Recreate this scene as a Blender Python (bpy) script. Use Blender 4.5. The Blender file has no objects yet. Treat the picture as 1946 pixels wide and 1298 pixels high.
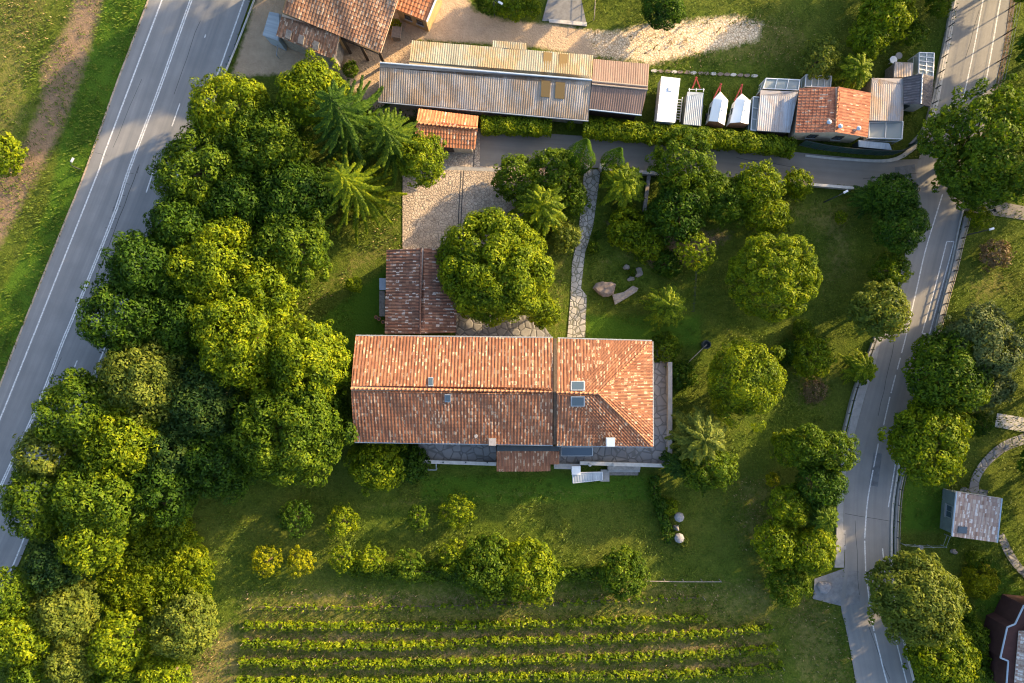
import bpy, math, random
import numpy as np
from mathutils import Vector
R = math.radians
# ------------------------------------------------------------------ camera
H, S = 85.0, 16.0          # camera height (m) and ground pixels per metre of the 1946 px wide photograph
scn = bpy.context.scene
cam_d = bpy.data.cameras.new('camera'); cam = bpy.data.objects.new('camera', cam_d)
scn.collection.objects.link(cam); cam.location = (0, 0, H)
cam_d.sensor_fit = 'HORIZONTAL'; cam_d.angle = 2*math.atan(1946/2/S/H)
cam_d.clip_start = 0.5; cam_d.clip_end = 6000
scn.camera = cam
# ------------------------------------------------------------------ light
SUN_AZ, SUN_EL = 31.0, 18.5   # degrees: azimuth counted from +X towards +Y
world = bpy.data.worlds.new('World'); scn.world = world; world.use_nodes = True
wn = world.node_tree.nodes; wl = world.node_tree.links
sky = wn.new('ShaderNodeTexSky'); sky.sky_type = 'NISHITA'; sky.sun_disc = False
sky.sun_elevation = R(SUN_EL); sky.sun_rotation = R(90-SUN_AZ)
sky.air_density = 1.0; sky.dust_density = 3.0; sky.ozone_density = 1.0
wl.new(sky.outputs[0], wn['Background'].inputs[0]); wn['Background'].inputs[1].default_value = 0.15
sd = bpy.data.lights.new('sun', 'SUN'); sun = bpy.data.objects.new('sun', sd)
scn.collection.objects.link(sun); sd.energy = 4.3; sd.angle = R(1.2); sd.color = (1.0, 0.71, 0.36)
dv = Vector((math.cos(R(SUN_AZ))*math.cos(R(SUN_EL)), math.sin(R(SUN_AZ))*math.cos(R(SUN_EL)), math.sin(R(SUN_EL))))
sun.rotation_euler = dv.to_track_quat('Z', 'Y').to_euler()
scn.view_settings.view_transform = 'Standard'; scn.view_settings.look = 'None'
scn.view_settings.exposure = 1.78; scn.view_settings.gamma = 1.0
scn.cycles.filter_width = 1.15; scn.cycles.max_bounces = 5; scn.cycles.diffuse_bounces = 3; scn.cycles.transmission_bounces = 4
scn.cycles.transparent_max_bounces = 4

rng = np.random.default_rng(7); random.seed(7)
C = scn.collection

def P(px, py, z=0.0):
    f = (H-z)/H/S
    return Vector(((px-973)*f, (649-py)*f, z))

# ------------------------------------------------------------------ materials
MATS = {}
class NT:
    def __init__(s, name, rough=0.8, spec=0.3):
        s.m = bpy.data.materials.new(name); s.m.use_nodes = True; MATS[name] = s.m
        s.n = s.m.node_tree.nodes; s.l = s.m.node_tree.links
        s.b = s.n['Principled BSDF']; s.b.inputs['Roughness'].default_value = rough
        s.b.inputs['Specular IOR Level'].default_value = spec
    def node(s, t, **kw):
        o = s.n.new(t)
        for k, v in kw.items(): setattr(o, k, v)
        return o
    def set(s, sock, v):
        if hasattr(v, 'links') or hasattr(v, 'is_output'): s.l.new(v, sock)
        else: sock.default_value = v
    def math(s, op, a, b=0.0, clamp=False):
        o = s.node('ShaderNodeMath', operation=op, use_clamp=clamp); s.set(o.inputs[0], a); s.set(o.inputs[1], b); return o.outputs[0]
    def vmath(s, op, a, b=(0, 0, 0)):
        o = s.node('ShaderNodeVectorMath', operation=op); s.set(o.inputs[0], a); s.set(o.inputs[1], b); return o.outputs[0]
    def pos(s): return s.node('ShaderNodeNewGeometry').outputs['Position']
    def attr(s, name): return s.node('ShaderNodeAttribute', attribute_name=name)
    def noise(s, vec, scale, detail=3, rough=0.6):
        o = s.node('ShaderNodeTexNoise'); s.set(o.inputs['Vector'], vec); o.inputs['Scale'].default_value = scale
        o.inputs['Detail'].default_value = detail; o.inputs['Roughness'].default_value = rough; return o.outputs[0]
    def white(s, vec):
        o = s.node('ShaderNodeTexWhiteNoise'); s.set(o.inputs['Vector'], vec); return o.outputs[0]
    def voro(s, vec, scale, feature='F1', out=0):
        o = s.node('ShaderNodeTexVoronoi', feature=feature); s.set(o.inputs['Vector'], vec); o.inputs['Scale'].default_value = scale; return o.outputs[out]
    def ramp(s, f, stops, interp='LINEAR'):
        o = s.node('ShaderNodeValToRGB'); o.color_ramp.interpolation = interp
        e = o.color_ramp.elements
        while len(e) < len(stops): e.new(0.5)
        for i, (p, c) in enumerate(stops):
            e[i].position = p; e[i].color = (*c, 1) if not isinstance(c, (int, float)) else (c, c, c, 1)
        s.set(o.inputs[0], f); return o.outputs[0]
    def mix(s, f, a, b, mode='MIX'):
        o = s.node('ShaderNodeMix', data_type='RGBA', blend_type=mode)
        s.set(o.inputs[0], f)
        for k, v in ((6, a), (7, b)):
            if isinstance(v, tuple): o.inputs[k].default_value = (*v[:3], 1)
            else: s.l.new(v, o.inputs[k])
        return o.outputs[2]
    def color(s, c):
        if isinstance(c, tuple): s.b.inputs['Base Color'].default_value = (*c, 1)
        else: s.l.new(c, s.b.inputs['Base Color'])
        return s
    def bump(s, h, strength=0.5, dist=0.05):
        o = s.node('ShaderNodeBump'); o.inputs['Strength'].default_value = strength; o.inputs['Distance'].default_value = dist
        s.l.new(h, o.inputs['Height']); s.l.new(o.outputs[0], s.b.inputs['Normal']); return s

def plain(name, c, rough=0.7, var=0.25, scale=2.0, metal=0.0, spec=0.3, bump=0.0):
    t = NT(name, rough, spec); p = t.pos(); n = t.noise(p, scale, 5, 0.65)
    lo = tuple(x*(1-var) for x in c); hi = tuple(min(1, x*(1+var)) for x in c)
    t.color(t.ramp(n, [(0.3, lo), (0.7, hi)])); t.b.inputs['Metallic'].default_value = metal
    if bump: t.bump(t.noise(p, scale*8, 4), 0.6, bump)
    return t.m

def leafmat(name, c_lo, c_mid, c_hi, trans=0.42):
    t = NT(name, 0.6, 0.18); g = t.node('ShaderNodeNewGeometry')
    rnd = g.outputs['Random Per Island']; n = t.noise(g.outputs['Position'], 0.45, 3)
    f = t.math('ADD', t.math('MULTIPLY', rnd, 0.5), t.math('SUBTRACT', t.math('MULTIPLY', n, 1.1), .30))
    col = t.ramp(f, [(0.12, c_lo), (0.5, c_mid), (0.88, c_hi)])
    t.color(col)
    tr = t.node('ShaderNodeBsdfTranslucent'); t.l.new(t.mix(1.0, col, (1.0, 0.95, 0.35), 'MULTIPLY'), tr.inputs[0])
    mx = t.node('ShaderNodeMixShader'); mx.inputs[0].default_value = trans
    t.l.new(t.b.outputs[0], mx.inputs[1]); t.l.new(tr.outputs[0], mx.inputs[2])
    t.l.new(mx.outputs[0], t.n['Material Output'].inputs[0]); return t.m

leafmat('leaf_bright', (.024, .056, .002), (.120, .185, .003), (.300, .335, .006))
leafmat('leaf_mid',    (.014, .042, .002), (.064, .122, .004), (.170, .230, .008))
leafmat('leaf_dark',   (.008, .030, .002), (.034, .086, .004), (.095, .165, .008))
leafmat('leaf_teal',   (.010, .034, .008), (.026, .066, .012), (.075, .120, .016))
leafmat('leaf_pale',   (.045, .080, .012), (.110, .150, .018), (.220, .245, .028))
leafmat('leaf_grey',   (.045, .072, .026), (.100, .135, .045), (.190, .215, .075))
leafmat('leaf_gold',   (.050, .080, .001), (.190, .215, .002), (.380, .360, .006))
leafmat('leaf_brown',  (.090, .060, .030), (.150, .105, .055), (.200, .150, .085), 0.15)
leafmat('grass_blade', (.035, .075, .006), (.072, .118, .008), (.115, .150, .014), 0.25)
leafmat('dry_blade',   (.16, .11, .05), (.30, .22, .11), (.44, .34, .19), 0.15)
plain('bark', (.10, .075, .05), .9, .4, 6, bump=.03)
plain('wood_dark', (.06, .042, .03), .85, .4, 4)
plain('wood_pale', (.34, .27, .20), .8, .3, 4)
plain('wood_grey', (.20, .175, .155), .85, .35, 4)
plain('plaster', (.46, .38, .28), .9, .2, 1.2, bump=.01)
plain('plaster_ochre', (.36, .24, .12), .9, .2, 1.2, bump=.01)
plain('plaster_red', (.065, .030, .028), .9, .2, 1.2)
plain('stone_wall', (.30, .27, .24), .9, .35, 3, bump=.03)
plain('concrete', (.27, .265, .26), .85, .2, 1.5, bump=.006)
plain('concrete_pale', (.42, .40, .375), .85, .2, 2.0, bump=.006)
plain('paint_white', (.72, .73, .74), .6, .08, 1.0)
t = NT('road_paint', .7, .3); t.color(t.mix(t.ramp(t.noise(t.pos(), 5.0, 4, .8), [(.40, 1.), (.56, 0.)]), (.60, .60, .61), (.33, .335, .345)))
plain('trailer_white', (.80, .80, .80), .45, .05, .7, spec=.5)
plain('metal_grey', (.30, .33, .37), .45, .15, 2.0, metal=.4, spec=.5)
plain('metal_dark', (.05, .06, .065), .5, .2, 2.0, metal=.3)
plain('metal_blue', (.36, .44, .54), .45, .12, 1.0, metal=.2)
plain('metal_pale', (.55, .57, .60), .45, .1, 2.0, metal=.2)
plain('screen_green', (.018, .05, .042), .8, .3, 1.5)
plain('paint_teal', (.13, .17, .175), .7, .2, 1.0)
plain('paint_red', (.42, .07, .05), .5, .25, 3.0)
plain('rock', (.17, .155, .14), .9, .35, 3, bump=.05)
plain('rock_pink', (.17, .135, .115), .9, .3, 3, bump=.05)
plain('lichen_stone', (.22, .215, .23), .9, .2, 4, bump=.02)
plain('crack', (.05, .05, .052), .9, .1)
plain('asphalt_patch', (.185, .185, .19), .9, .25, 1.5)
plain('asphalt_dark', (.13, .135, .145), .9, .25, 1.5)
plain('soil', (.12, .085, .06), .95, .35, 1.5, bump=.04)
plain('straw_stack', (.45, .36, .2), .9, .3, 3)
def glassmat(name, c, rough):
    t = NT(name, rough, .8); t.color(c); return t.m
glassmat('glass_dark', (.045, .07, .10), .08)
glassmat('glass_sky', (.04, .065, .09), .2)
t = NT('glass_pane', .25, .6); t.color((.42, .46, .46)); t.b.inputs['Alpha'].default_value = .55

def tilemat(name, cols, tw, th, pale=.10, palec=(.55, .42, .33), dirt=(.10, .05, .035), dirtamt=.5):
    t = NT(name, .85, .25); a = t.attr('tuv').outputs['Vector']
    sc = t.vmath('DIVIDE', a, (tw/2, th, 1)); fl = t.vmath('FLOOR', sc)
    w1 = t.white(fl); w2 = t.white(t.vmath('ADD', fl, (37.3, 11.7, 5)))
    c = t.ramp(w1, cols)
    c = t.mix(t.math('MULTIPLY', t.ramp(t.noise(a, .55, 5, .7), [(.42, 0.), (.66, 1.)]), dirtamt), c, dirt)
    stv = t.noise(t.vmath('MULTIPLY', a, (3.0, .35, 1)), 1.0, 4, .7)
    c = t.mix(t.ramp(stv, [(.35, .55), (.58, 0.)]), c, dirt); c = t.mix(t.ramp(t.noise(a, .9, 5, .75), [(.52, 0.), (.72, .22)]), c, palec)
    msk = t.math('MULTIPLY', t.math('LESS_THAN', w2, pale), t.ramp(t.noise(a, 3.0, 2), [(.40, 0.), (.5, 1.)]))
    c = t.mix(t.math('MULTIPLY', msk, .85), c, palec)
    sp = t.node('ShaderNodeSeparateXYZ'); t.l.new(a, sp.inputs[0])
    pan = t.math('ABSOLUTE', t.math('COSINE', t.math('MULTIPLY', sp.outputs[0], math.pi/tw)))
    c = t.mix(t.ramp(pan, [(.25, .75), (.6, 0.)]), c, dirt)  # darkens the channels: painted shading of the barrel profile plus settled dirt
    t.color(c); t.bump(t.noise(a, 14, 3), .5, .02); return t.m
TC = [(0., (.20, .078, .042)), (.4, (.285, .118, .060)), (.75, (.35, .16, .085)), (1., (.24, .11, .07))]
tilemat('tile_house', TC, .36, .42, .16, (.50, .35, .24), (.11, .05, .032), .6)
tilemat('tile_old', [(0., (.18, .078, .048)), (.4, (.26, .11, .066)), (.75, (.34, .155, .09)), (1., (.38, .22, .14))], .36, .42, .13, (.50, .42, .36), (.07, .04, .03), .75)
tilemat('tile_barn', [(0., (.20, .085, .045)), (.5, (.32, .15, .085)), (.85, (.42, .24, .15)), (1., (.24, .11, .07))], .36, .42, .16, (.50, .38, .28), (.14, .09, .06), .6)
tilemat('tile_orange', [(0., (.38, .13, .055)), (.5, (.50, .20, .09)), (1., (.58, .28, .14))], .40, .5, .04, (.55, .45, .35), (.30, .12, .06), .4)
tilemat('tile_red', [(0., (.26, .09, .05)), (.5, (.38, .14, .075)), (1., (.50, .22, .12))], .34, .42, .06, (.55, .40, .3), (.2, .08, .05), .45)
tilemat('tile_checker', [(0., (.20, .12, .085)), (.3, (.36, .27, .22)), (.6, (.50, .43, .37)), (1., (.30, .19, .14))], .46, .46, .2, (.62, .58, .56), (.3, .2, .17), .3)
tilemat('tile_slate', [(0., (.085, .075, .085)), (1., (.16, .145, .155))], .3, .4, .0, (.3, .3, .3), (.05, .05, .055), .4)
def sheetmat(name, base, stain, stain2, panel, seed=0):
    t = NT(name, .7, .3); a = t.vmath('ADD', t.attr('tuv').outputs['Vector'], (seed*17.3, seed*5.1, 0))
    st = t.vmath('MULTIPLY', a, (1.0, .22, 1))
    pan = t.white(t.vmath('FLOOR', t.vmath('DIVIDE', a, (panel, 2.6, 1))))
    n = t.noise(st, 1.1, 5, .7); n2 = t.noise(t.vmath('MULTIPLY', a, (1, .6, 1)), .33, 5, .7)
    c = t.mix(t.ramp(n, [(.38, 0.), (.68, 1.)]), base, stain)
    c = t.mix(t.math('MULTIPLY', t.ramp(n2, [(.46, 0.), (.56, 1.)]), .85), c, stain2)
    c = t.mix(.22, c, t.mix(pan, tuple(x*.7 for x in base), tuple(min(1, x*1.25) for x in base)))
    # ribs carry wear lines
    rib = t.noise(t.vmath('MULTIPLY', a, (3.2, .05, 1)), 1.0, 2)
    c = t.mix(t.ramp(rib, [(.3, .35), (.6, 0.)]), c, tuple(x*.45 for x in stain))
    t.color(c); return t.m
sheetmat('sheet_fibre_north', (.29, .275, .22), (.19, .19, .15), (.27, .18, .075), 1.05, 1)
sheetmat('sheet_fibre_south', (.36, .33, .31), (.24, .18, .12), (.25, .16, .085), 1.05, 2)
sheetmat('sheet_brown', (.20, .135, .11), (.16, .105, .085), (.22, .15, .12), 1.0, 3)
sheetmat('sheet_grey', (.34, .32, .33), (.27, .22, .19), (.38, .42, .48), .8, 4)
sheetmat('sheet_rust', (.36, .32, .30), (.34, .20, .09), (.30, .31, .34), .7, 5)
sheetmat('sheet_blue', (.33, .37, .42), (.26, .29, .33), (.38, .42, .46), 3.0, 6)
sheetmat('sheet_trans', (.22, .15, .06), (.17, .11, .04), (.25, .17, .08), 3.0, 7)

# asphalt: wheel tracks and patches run along the road (tuv = metres across, metres along)
def asphalt(name, base, lighter, seed):
    t = NT(name, .75, .35); a = t.vmath('ADD', t.attr('tuv').outputs['Vector'], (seed, seed*3, 0)); p = t.pos()
    n = t.noise(t.vmath('MULTIPLY', a, (1, .02, 1)), .9, 4, .6)
    c = t.mix(t.ramp(n, [(.35, 0.), (.65, 1.)]), base, lighter)
    n2 = t.noise(p, .35, 5, .6); c = t.mix(t.ramp(n2, [(.35, .0), (.75, .5)]), c, tuple(x*.75 for x in base))
    n3 = t.noise(p, 14, 2); c = t.mix(t.math('MULTIPLY', n3, .35), c, tuple(x*.6 for x in base))
    t.color(c); t.bump(n3, .35, .01); return t.m
asphalt('asphalt_highway', (.165, .170, .178), (.26, .255, .255), 3)
asphalt('asphalt_road', (.175, .174, .175), (.26, .25, .24), 9)
asphalt('asphalt_lane', (.17, .155, .14), (.25, .23, .205), 15)
def cobble(name, c1, c2, joint, scale):
    t = NT(name, .85, .25); p = t.pos(); w = t.vmath('ADD', p, t.vmath('MULTIPLY', t.node('ShaderNodeTexNoise').outputs['Color'], (.12, .12, 0)))
    d = t.voro(p, scale, 'DISTANCE_TO_EDGE'); cc = t.voro(p, scale, 'F1', 1)
    sx = t.node('ShaderNodeSeparateColor'); t.l.new(cc, sx.inputs[0])
    c = t.mix(sx.outputs[0], c1, c2)
    c = t.mix(t.ramp(t.noise(p, .5, 4), [(.4, 0.), (.7, .5)]), c, tuple(x*.7 for x in c1))
    c = t.mix(t.ramp(d, [(.03, 1.), (.09, 0.)]), c, joint)
    t.color(c); t.bump(t.ramp(d, [(.0, 0.), (.14, 1.)]), .8, .05); return t.m
cobble('cobbles', (.35, .285, .225), (.48, .40, .32), (.23, .185, .145), 3.0)
cobble('flagstones', (.27, .265, .25), (.40, .38, .35), (.13, .13, .10), 1.7)
cobble('patio_slabs', (.19, .19, .20), (.27, .265, .265), (.13, .13, .13), 1.1)

# ground: masks (what grows or lies where) are point attributes of the ground sheet
t = NT('ground_cover', .95, .1); p = t.pos()
big = t.noise(p, .11, 4, .6); mid = t.noise(p, .7, 5, .7); fine = t.noise(p, 4.5, 4, .75)
g = t.ramp(mid, [(.25, (.044, .076, .008)), (.5, (.072, .112, .011)), (.78, (.118, .146, .018))])
g = t.mix(t.ramp(big, [(.4, 0.), (.65, .6)]), g, (.105, .112, .020))
g = t.mix(t.ramp(fine, [(.35, .55), (.6, 0.)]), g, (.030, .046, .006))
g = t.mix(t.ramp(fine, [(.55, .0), (.8, .6)]), g, (.15, .17, .03))
def msk(name, lo=.35, hi=.65, noisy=.7):
    a = t.attr(name).outputs['Fac']
    v = t.math('ADD', a, t.math('MULTIPLY', t.math('SUBTRACT', t.noise(p, 1.6, 5, .75), .5), noisy))
    return t.math('MULTIPLY', t.ramp(v, [(lo, 0.), (hi, 1.)]), t.math('GREATER_THAN', a, .001))
lush = t.mix(fine, (.034, .082, .007), (.078, .145, .012))
g = t.mix(msk('lush'), g, lush)
dry = t.mix(fine, (.15, .12, .04), (.32, .25, .10)); g = t.mix(t.math('MULTIPLY', msk('dry', .35, .9, 1.3), .75), g, dry)
soil = t.mix(fine, (.14, .095, .06), (.30, .21, .14)); g = t.mix(msk('soil', .3, .8, 1.0), g, soil)
dirtn = t.mix(t.noise(p, 1.1, 6, .75), (.30, .22, .15), (.58, .44, .31)); g = t.mix(msk('dirt'), g, dirtn)
wv = t.voro(t.vmath('ADD', p, t.vmath('MULTIPLY', t.node('ShaderNodeTexNoise').outputs['Color'], (1, 1, 1))), 3.2, 'DISTANCE_TO_EDGE')
strawc = t.mix(t.ramp(wv, [(.02, 0.), (.2, 1.)]), (.40, .29, .18), (.74, .60, .43)); g = t.mix(msk('straw', .3, .7, .9), g, strawc)
t.color(g)
t.bump(t.math('ADD', fine, t.math('MULTIPLY', mid, .8)), .9, .22)

# ------------------------------------------------------------------ object helpers
def mesh(name, V, F, mat, origin=(0, 0, 0), smooth=False, tuv=None, attrs=None):
    V = np.asarray(V, dtype=np.float64).reshape(-1, 3) - np.asarray(origin)
    me = bpy.data.meshes.new(name)
    if isinstance(F, np.ndarray):
        n, k = F.shape; me.vertices.add(len(V)); me.vertices.foreach_set('co', V.astype(np.float32).ravel())
        me.loops.add(n*k); me.loops.foreach_set('vertex_index', F.astype(np.int32).ravel())
        me.polygons.add(n); me.polygons.foreach_set('loop_start', np.arange(0, n*k, k, dtype=np.int32))
        me.polygons.foreach_set('loop_total', np.full(n, k, dtype=np.int32))
        me.update(calc_edges=True)
    else:
        me.from_pydata([tuple(v) for v in V], [], F); me.update()
    if smooth: me.polygons.foreach_set('use_smooth', np.ones(len(me.polygons), dtype=bool))
    for i, m in enumerate(mat if isinstance(mat, (list, tuple)) else [mat]): me.materials.append(MATS[m])
    if tuv is not None:
        a = me.attributes.new('tuv', 'FLOAT_VECTOR', 'POINT')
        tt = np.asarray(tuv, dtype=np.float32).reshape(-1, 2); tt = np.hstack([tt, np.zeros((len(tt), 1), np.float32)])
        a.data.foreach_set('vector', tt.ravel())
    for k, v in (attrs or {}).items():
        a = me.attributes.new(k, 'FLOAT', 'POINT'); a.data.foreach_set('value', v.astype(np.float32).ravel())
    o = bpy.data.objects.new(name, me); C.objects.link(o); return o

def props(o, label=None, cat=None, group=None, kind=None):
    if label: o['label'] = label
    if cat: o['category'] = cat
    if group: o['group'] = group
    if kind: o['kind'] = kind
    return o

class Thing:
    def __init__(s, name, label, cat, loc, group=None):
        s.o = bpy.data.objects.new(name, None); C.objects.link(s.o); s.o.location = loc; s.loc = np.array(loc, dtype=float)
        s.o.empty_display_size = .5; props(s.o, label, cat, group)
    def add(s, name, V, F, mat, smooth=False, tuv=None, parent=None, label=None):
        o = mesh(name, V, F, mat, s.loc, smooth, tuv); o.parent = parent or s.o
        if label: o['label'] = label
        return o
    def mb(s, name, mb, mat, smooth=False, parent=None, label=None):
        return s.add(name, mb.V, mb.F, mat, smooth, None, parent, label)

class MB:
    def __init__(s): s.V = []; s.F = []
    def box(s, c, d, rz=0.0, tilt=None):
        cx, cy, cz = c; hx, hy, hz = d[0]/2, d[1]/2, d[2]/2; ca, sa = math.cos(rz), math.sin(rz); b = len(s.V)
        for z in (-hz, hz):
            for x, y in ((-hx, -hy), (hx, -hy), (hx, hy), (-hx, hy)):
                s.V.append((cx+x*ca-y*sa, cy+x*sa+y*ca, cz+z+((tilt or 0)*y)))
        s.F += [[b, b+3, b+2, b+1], [b+4, b+5, b+6, b+7], [b, b+1, b+5, b+4], [b+1, b+2, b+6, b+5], [b+2, b+3, b+7, b+6], [b+3, b, b+4, b+7]]
        return s
    def prism(s, pts, z0, z1):          # pts: plan polygon of (x, y)
        a = sum(pts[i][0]*pts[(i+1) % len(pts)][1]-pts[(i+1) % len(pts)][0]*pts[i][1] for i in range(len(pts)))
        if a < 0: pts = pts[::-1]
        b = len(s.V); n = len(pts)
        s.V += [(p[0], p[1], z0) for p in pts]+[(p[0], p[1], z1) for p in pts]
        s.F.append([b+i for i in range(n)][::-1]); s.F.append([b+n+i for i in range(n)])
        for i in range(n): j = (i+1) % n; s.F.append([b+i, b+j, b+n+j, b+n+i])
        return s
    def tube(s, pts, radii, k=6):
        b = len(s.V); pts = [Vector(p) for p in pts]
        if not hasattr(radii, '__len__'): radii = [radii]*len(pts)
        for i, p in enumerate(pts):
            d = (pts[min(i+1, len(pts)-1)]-pts[max(i-1, 0)]).normalized()
            a = d.orthogonal().normalized() if abs(d.z) > .99 else d.cross(Vector((0, 0, 1))).normalized(); c = d.cross(a)
            for j in range(k):
                th = 2*math.pi*j/k; s.V.append(tuple(p+(a*math.cos(th)+c*math.sin(th))*radii[i]))
        for i in range(len(pts)-1):
            for j in range(k):
                jj = (j+1) % k; s.F.append([b+i*k+j, b+i*k+jj, b+(i+1)*k+jj, b+(i+1)*k+j])
        s.F.append([b+j for j in range(k)]); s.F.append([b+(len(pts)-1)*k+j for j in range(k)][::-1])
        return s
    def lathe(s, c, prof, k=12):
        b = len(s.V)
        for r, z in prof:
            for j in range(k):
                th = 2*math.pi*j/k; s.V.append((c[0]+r*math.cos(th), c[1]+r*math.sin(th), c[2]+z))
        for i in range(len(prof)-1):
            for j in range(k):
                jj = (j+1) % k; s.F.append([b+i*k+j, b+i*k+jj, b+(i+1)*k+jj, b+(i+1)*k+j])
        s.F.append([b+(len(prof)-1)*k+j for j in range(k)]); s.F.append([b+j for j in range(k)][::-1]); return s

def spline(pts, n):
    pts = np.asarray(pts, float); d = np.r_[0, np.cumsum(np.linalg.norm(np.diff(pts, axis=0), axis=1))]
    # smooth by Catmull-Rom then resample by length
    if len(pts) > 2:
        out = []
        Q = np.vstack([2*pts[0]-pts[1], pts, 2*pts[-1]-pts[-2]])
        for i in range(1, len(Q)-2):
            for tt in np.linspace(0, 1, 12, endpoint=False):
                a, b, c, e = Q[i-1], Q[i], Q[i+1], Q[i+2]
                out.append(.5*((2*b)+(-a+c)*tt+(2*a-5*b+4*c-e)*tt**2+(-a+3*b-3*c+e)*tt**3))
        out.append(pts[-1]); pts = np.array(out); d = np.r_[0, np.cumsum(np.linalg.norm(np.diff(pts, axis=0), axis=1))]
    s = np.linspace(0, d[-1], n); return np.stack([np.interp(s, d, pts[:, k]) for k in range(pts.shape[1])], 1), s

def W2(pts): return [tuple(P(x, y)[:2]) for x, y in pts]
def strip(name, left, right, z, mat, n=60, m=6, kind='structure', jag=0.0):
    L, s = spline(W2(left), n); Rr, _ = spline(W2(right), n)
    if jag:
        rr = np.random.default_rng(3); L = L+rr.normal(0, jag, L.shape); Rr = Rr+rr.normal(0, jag, Rr.shape)
    V = []; T = []
    for i in range(n):
        w = np.linalg.norm(Rr[i]-L[i])
        for j in range(m+1):
            q = L[i]+(Rr[i]-L[i])*j/m; V.append((q[0], q[1], z)); T.append((w*j/m, s[i]))
    F = np.array([[i*(m+1)+j, i*(m+1)+j+1, (i+1)*(m+1)+j+1, (i+1)*(m+1)+j] for i in range(n-1) for j in range(m)])
    o = mesh(name, V, F, mat, tuv=T)
    if o.data.polygons[0].normal.z < 0: o.data.flip_normals()
    return props(o, kind=kind)
def offs(pts, d):
    p = np.asarray(pts, float); t_ = np.gradient(p, axis=0); t_ /= np.linalg.norm(t_, axis=1)[:, None]
    return p+np.stack([-t_[:, 1], t_[:, 0]], 1)*d
def poly(name, pts, z, mat, kind='structure'):
    w = W2(pts); a = sum(w[i][0]*w[(i+1) % len(w)][1]-w[(i+1) % len(w)][0]*w[i][1] for i in range(len(w)))
    if a < 0: w = w[::-1]
    o = mesh(name, [(x, y, z) for x, y in w], [list(range(len(w)))], mat); return props(o, kind=kind)
def lines(name, segs, z, mat='road_paint'):
    V = []; F = []
    for pts, wid in segs:
        w = np.array(W2(pts)); n = max(2, int(np.linalg.norm(w[-1]-w[0])/1.5)+1)
        if len(pts) > 2 or n > 2: w, _ = spline(w, n)
        a, b = offs(w, wid/2), offs(w, -wid/2); k = len(V)
        for i in range(len(w)): V += [(b[i][0], b[i][1], z), (a[i][0], a[i][1], z)]
        for i in range(len(w)-1): F.append([k+2*i, k+2*i+2, k+2*i+3, k+2*i+1])
    return props(mesh(name, V, F, mat), kind='structure')

# ------------------------------------------------------------------ ground
def axis(lo, hi, step):
    core = np.arange(lo, hi+step/2, step); out = [hi+x for x in (3, 8, 16, 30, 60, 120, 300, 800, 2000)]
    return np.r_[[lo-(x-hi) for x in out[::-1]], core, out]
gx = axis(-66, 66, .36); gy = axis(-45, 45, .36); GX, GY = np.meshgrid(gx, gy)
def sdf(pts):                        # signed distance (m), positive inside
    w = np.array(W2(pts)); d = np.full(GX.shape, 1e9); ins = np.zeros(GX.shape, bool)
    for i in range(len(w)):
        a, b = w[i], w[(i+1) % len(w)]; e = b-a; px, py = GX-a[0], GY-a[1]
        tt = np.clip((px*e[0]+py*e[1])/(e@e+1e-9), 0, 1); d = np.minimum(d, np.hypot(px-tt*e[0], py-tt*e[1]))
        if a[1] != b[1]:
            c = ((a[1] > GY) != (b[1] > GY)) & (GX < (b[0]-a[0])*(GY-a[1])/(b[1]-a[1])+a[0]); ins ^= c
    return np.where(ins, d, -d)
def mask(polys, soft=.8):
    m = np.zeros(GX.shape)
    for pl in polys: m = np.maximum(m, np.clip(sdf(pl)/(2*soft)+.5, 0, 1))
    return m
A_ = {}
A_['lush'] = mask([[(284, 0), (247, 98), (161, 334), (32, 654), (-10, 760), (-60, 760), (0, 560), (90, 390), (130, 200), (185, 60), (200, -40), (290, -40)],
                   [(160, 1180), (165, 1080), (290, 980), (350, 975), (360, 1060), (410, 1090), (400, 1150), (300, 1180)],
                   [(800, 905), (1240, 905), (1240, 950), (800, 960)], [(560, 640), (735, 510), (735, 650), (660, 690)], [(1118, 600), (1330, 600), (1330, 660), (1118, 645)],
                   [(1720, 905), (1800, 905), (1800, 1010), (1715, 1010)], [(1880, 1050), (1946, 1130), (1900, 1190), (1850, 1160)]], 1.2)
A_['dirt'] = mask([[(500, -60), (480, 20), (440, 145), (530, 140), (640, 135), (700, 200), (730, 230), (830, 215), (780, 120), (790, 75), (1000, 85), (1130, 110), (1140, 60), (1050, 45), (960, 40), (900, 20), (860, -60)]], .9)
A_['straw'] = mask([[(1110, 60), (1180, 60), (1230, 45), (1300, 40), (1400, 30), (1450, 45), (1440, 75), (1330, 100), (1240, 120), (1130, 105)]], 1.0)
A_['soil'] = mask([[(150, -60), (205, -60), (165, 60), (150, 130), (110, 240), (60, 330), (10, 430), (-30, 500), (-30, 420), (30, 330), (80, 220), (70, 120), (120, 50)],
                   [(700, 1146), (1200, 1136), (1200, 1142), (700, 1152)], [(460, 1208), (1450, 1192), (1450, 1206), (460, 1222)], [(460, 1245), (1450, 1220), (1450, 1236), (460, 1256)],
                   [(460, 1280), (1450, 1258), (1450, 1270), (460, 1288)], [(120, 1000), (300, 930), (340, 960), (240, 1010)], [(1150, 420), (1400, 440), (1330, 500), (1250, 520), (1180, 460)],
                   [(560, 1130), (900, 1134), (900, 1140), (560, 1138)]], .9)*.72
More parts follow.
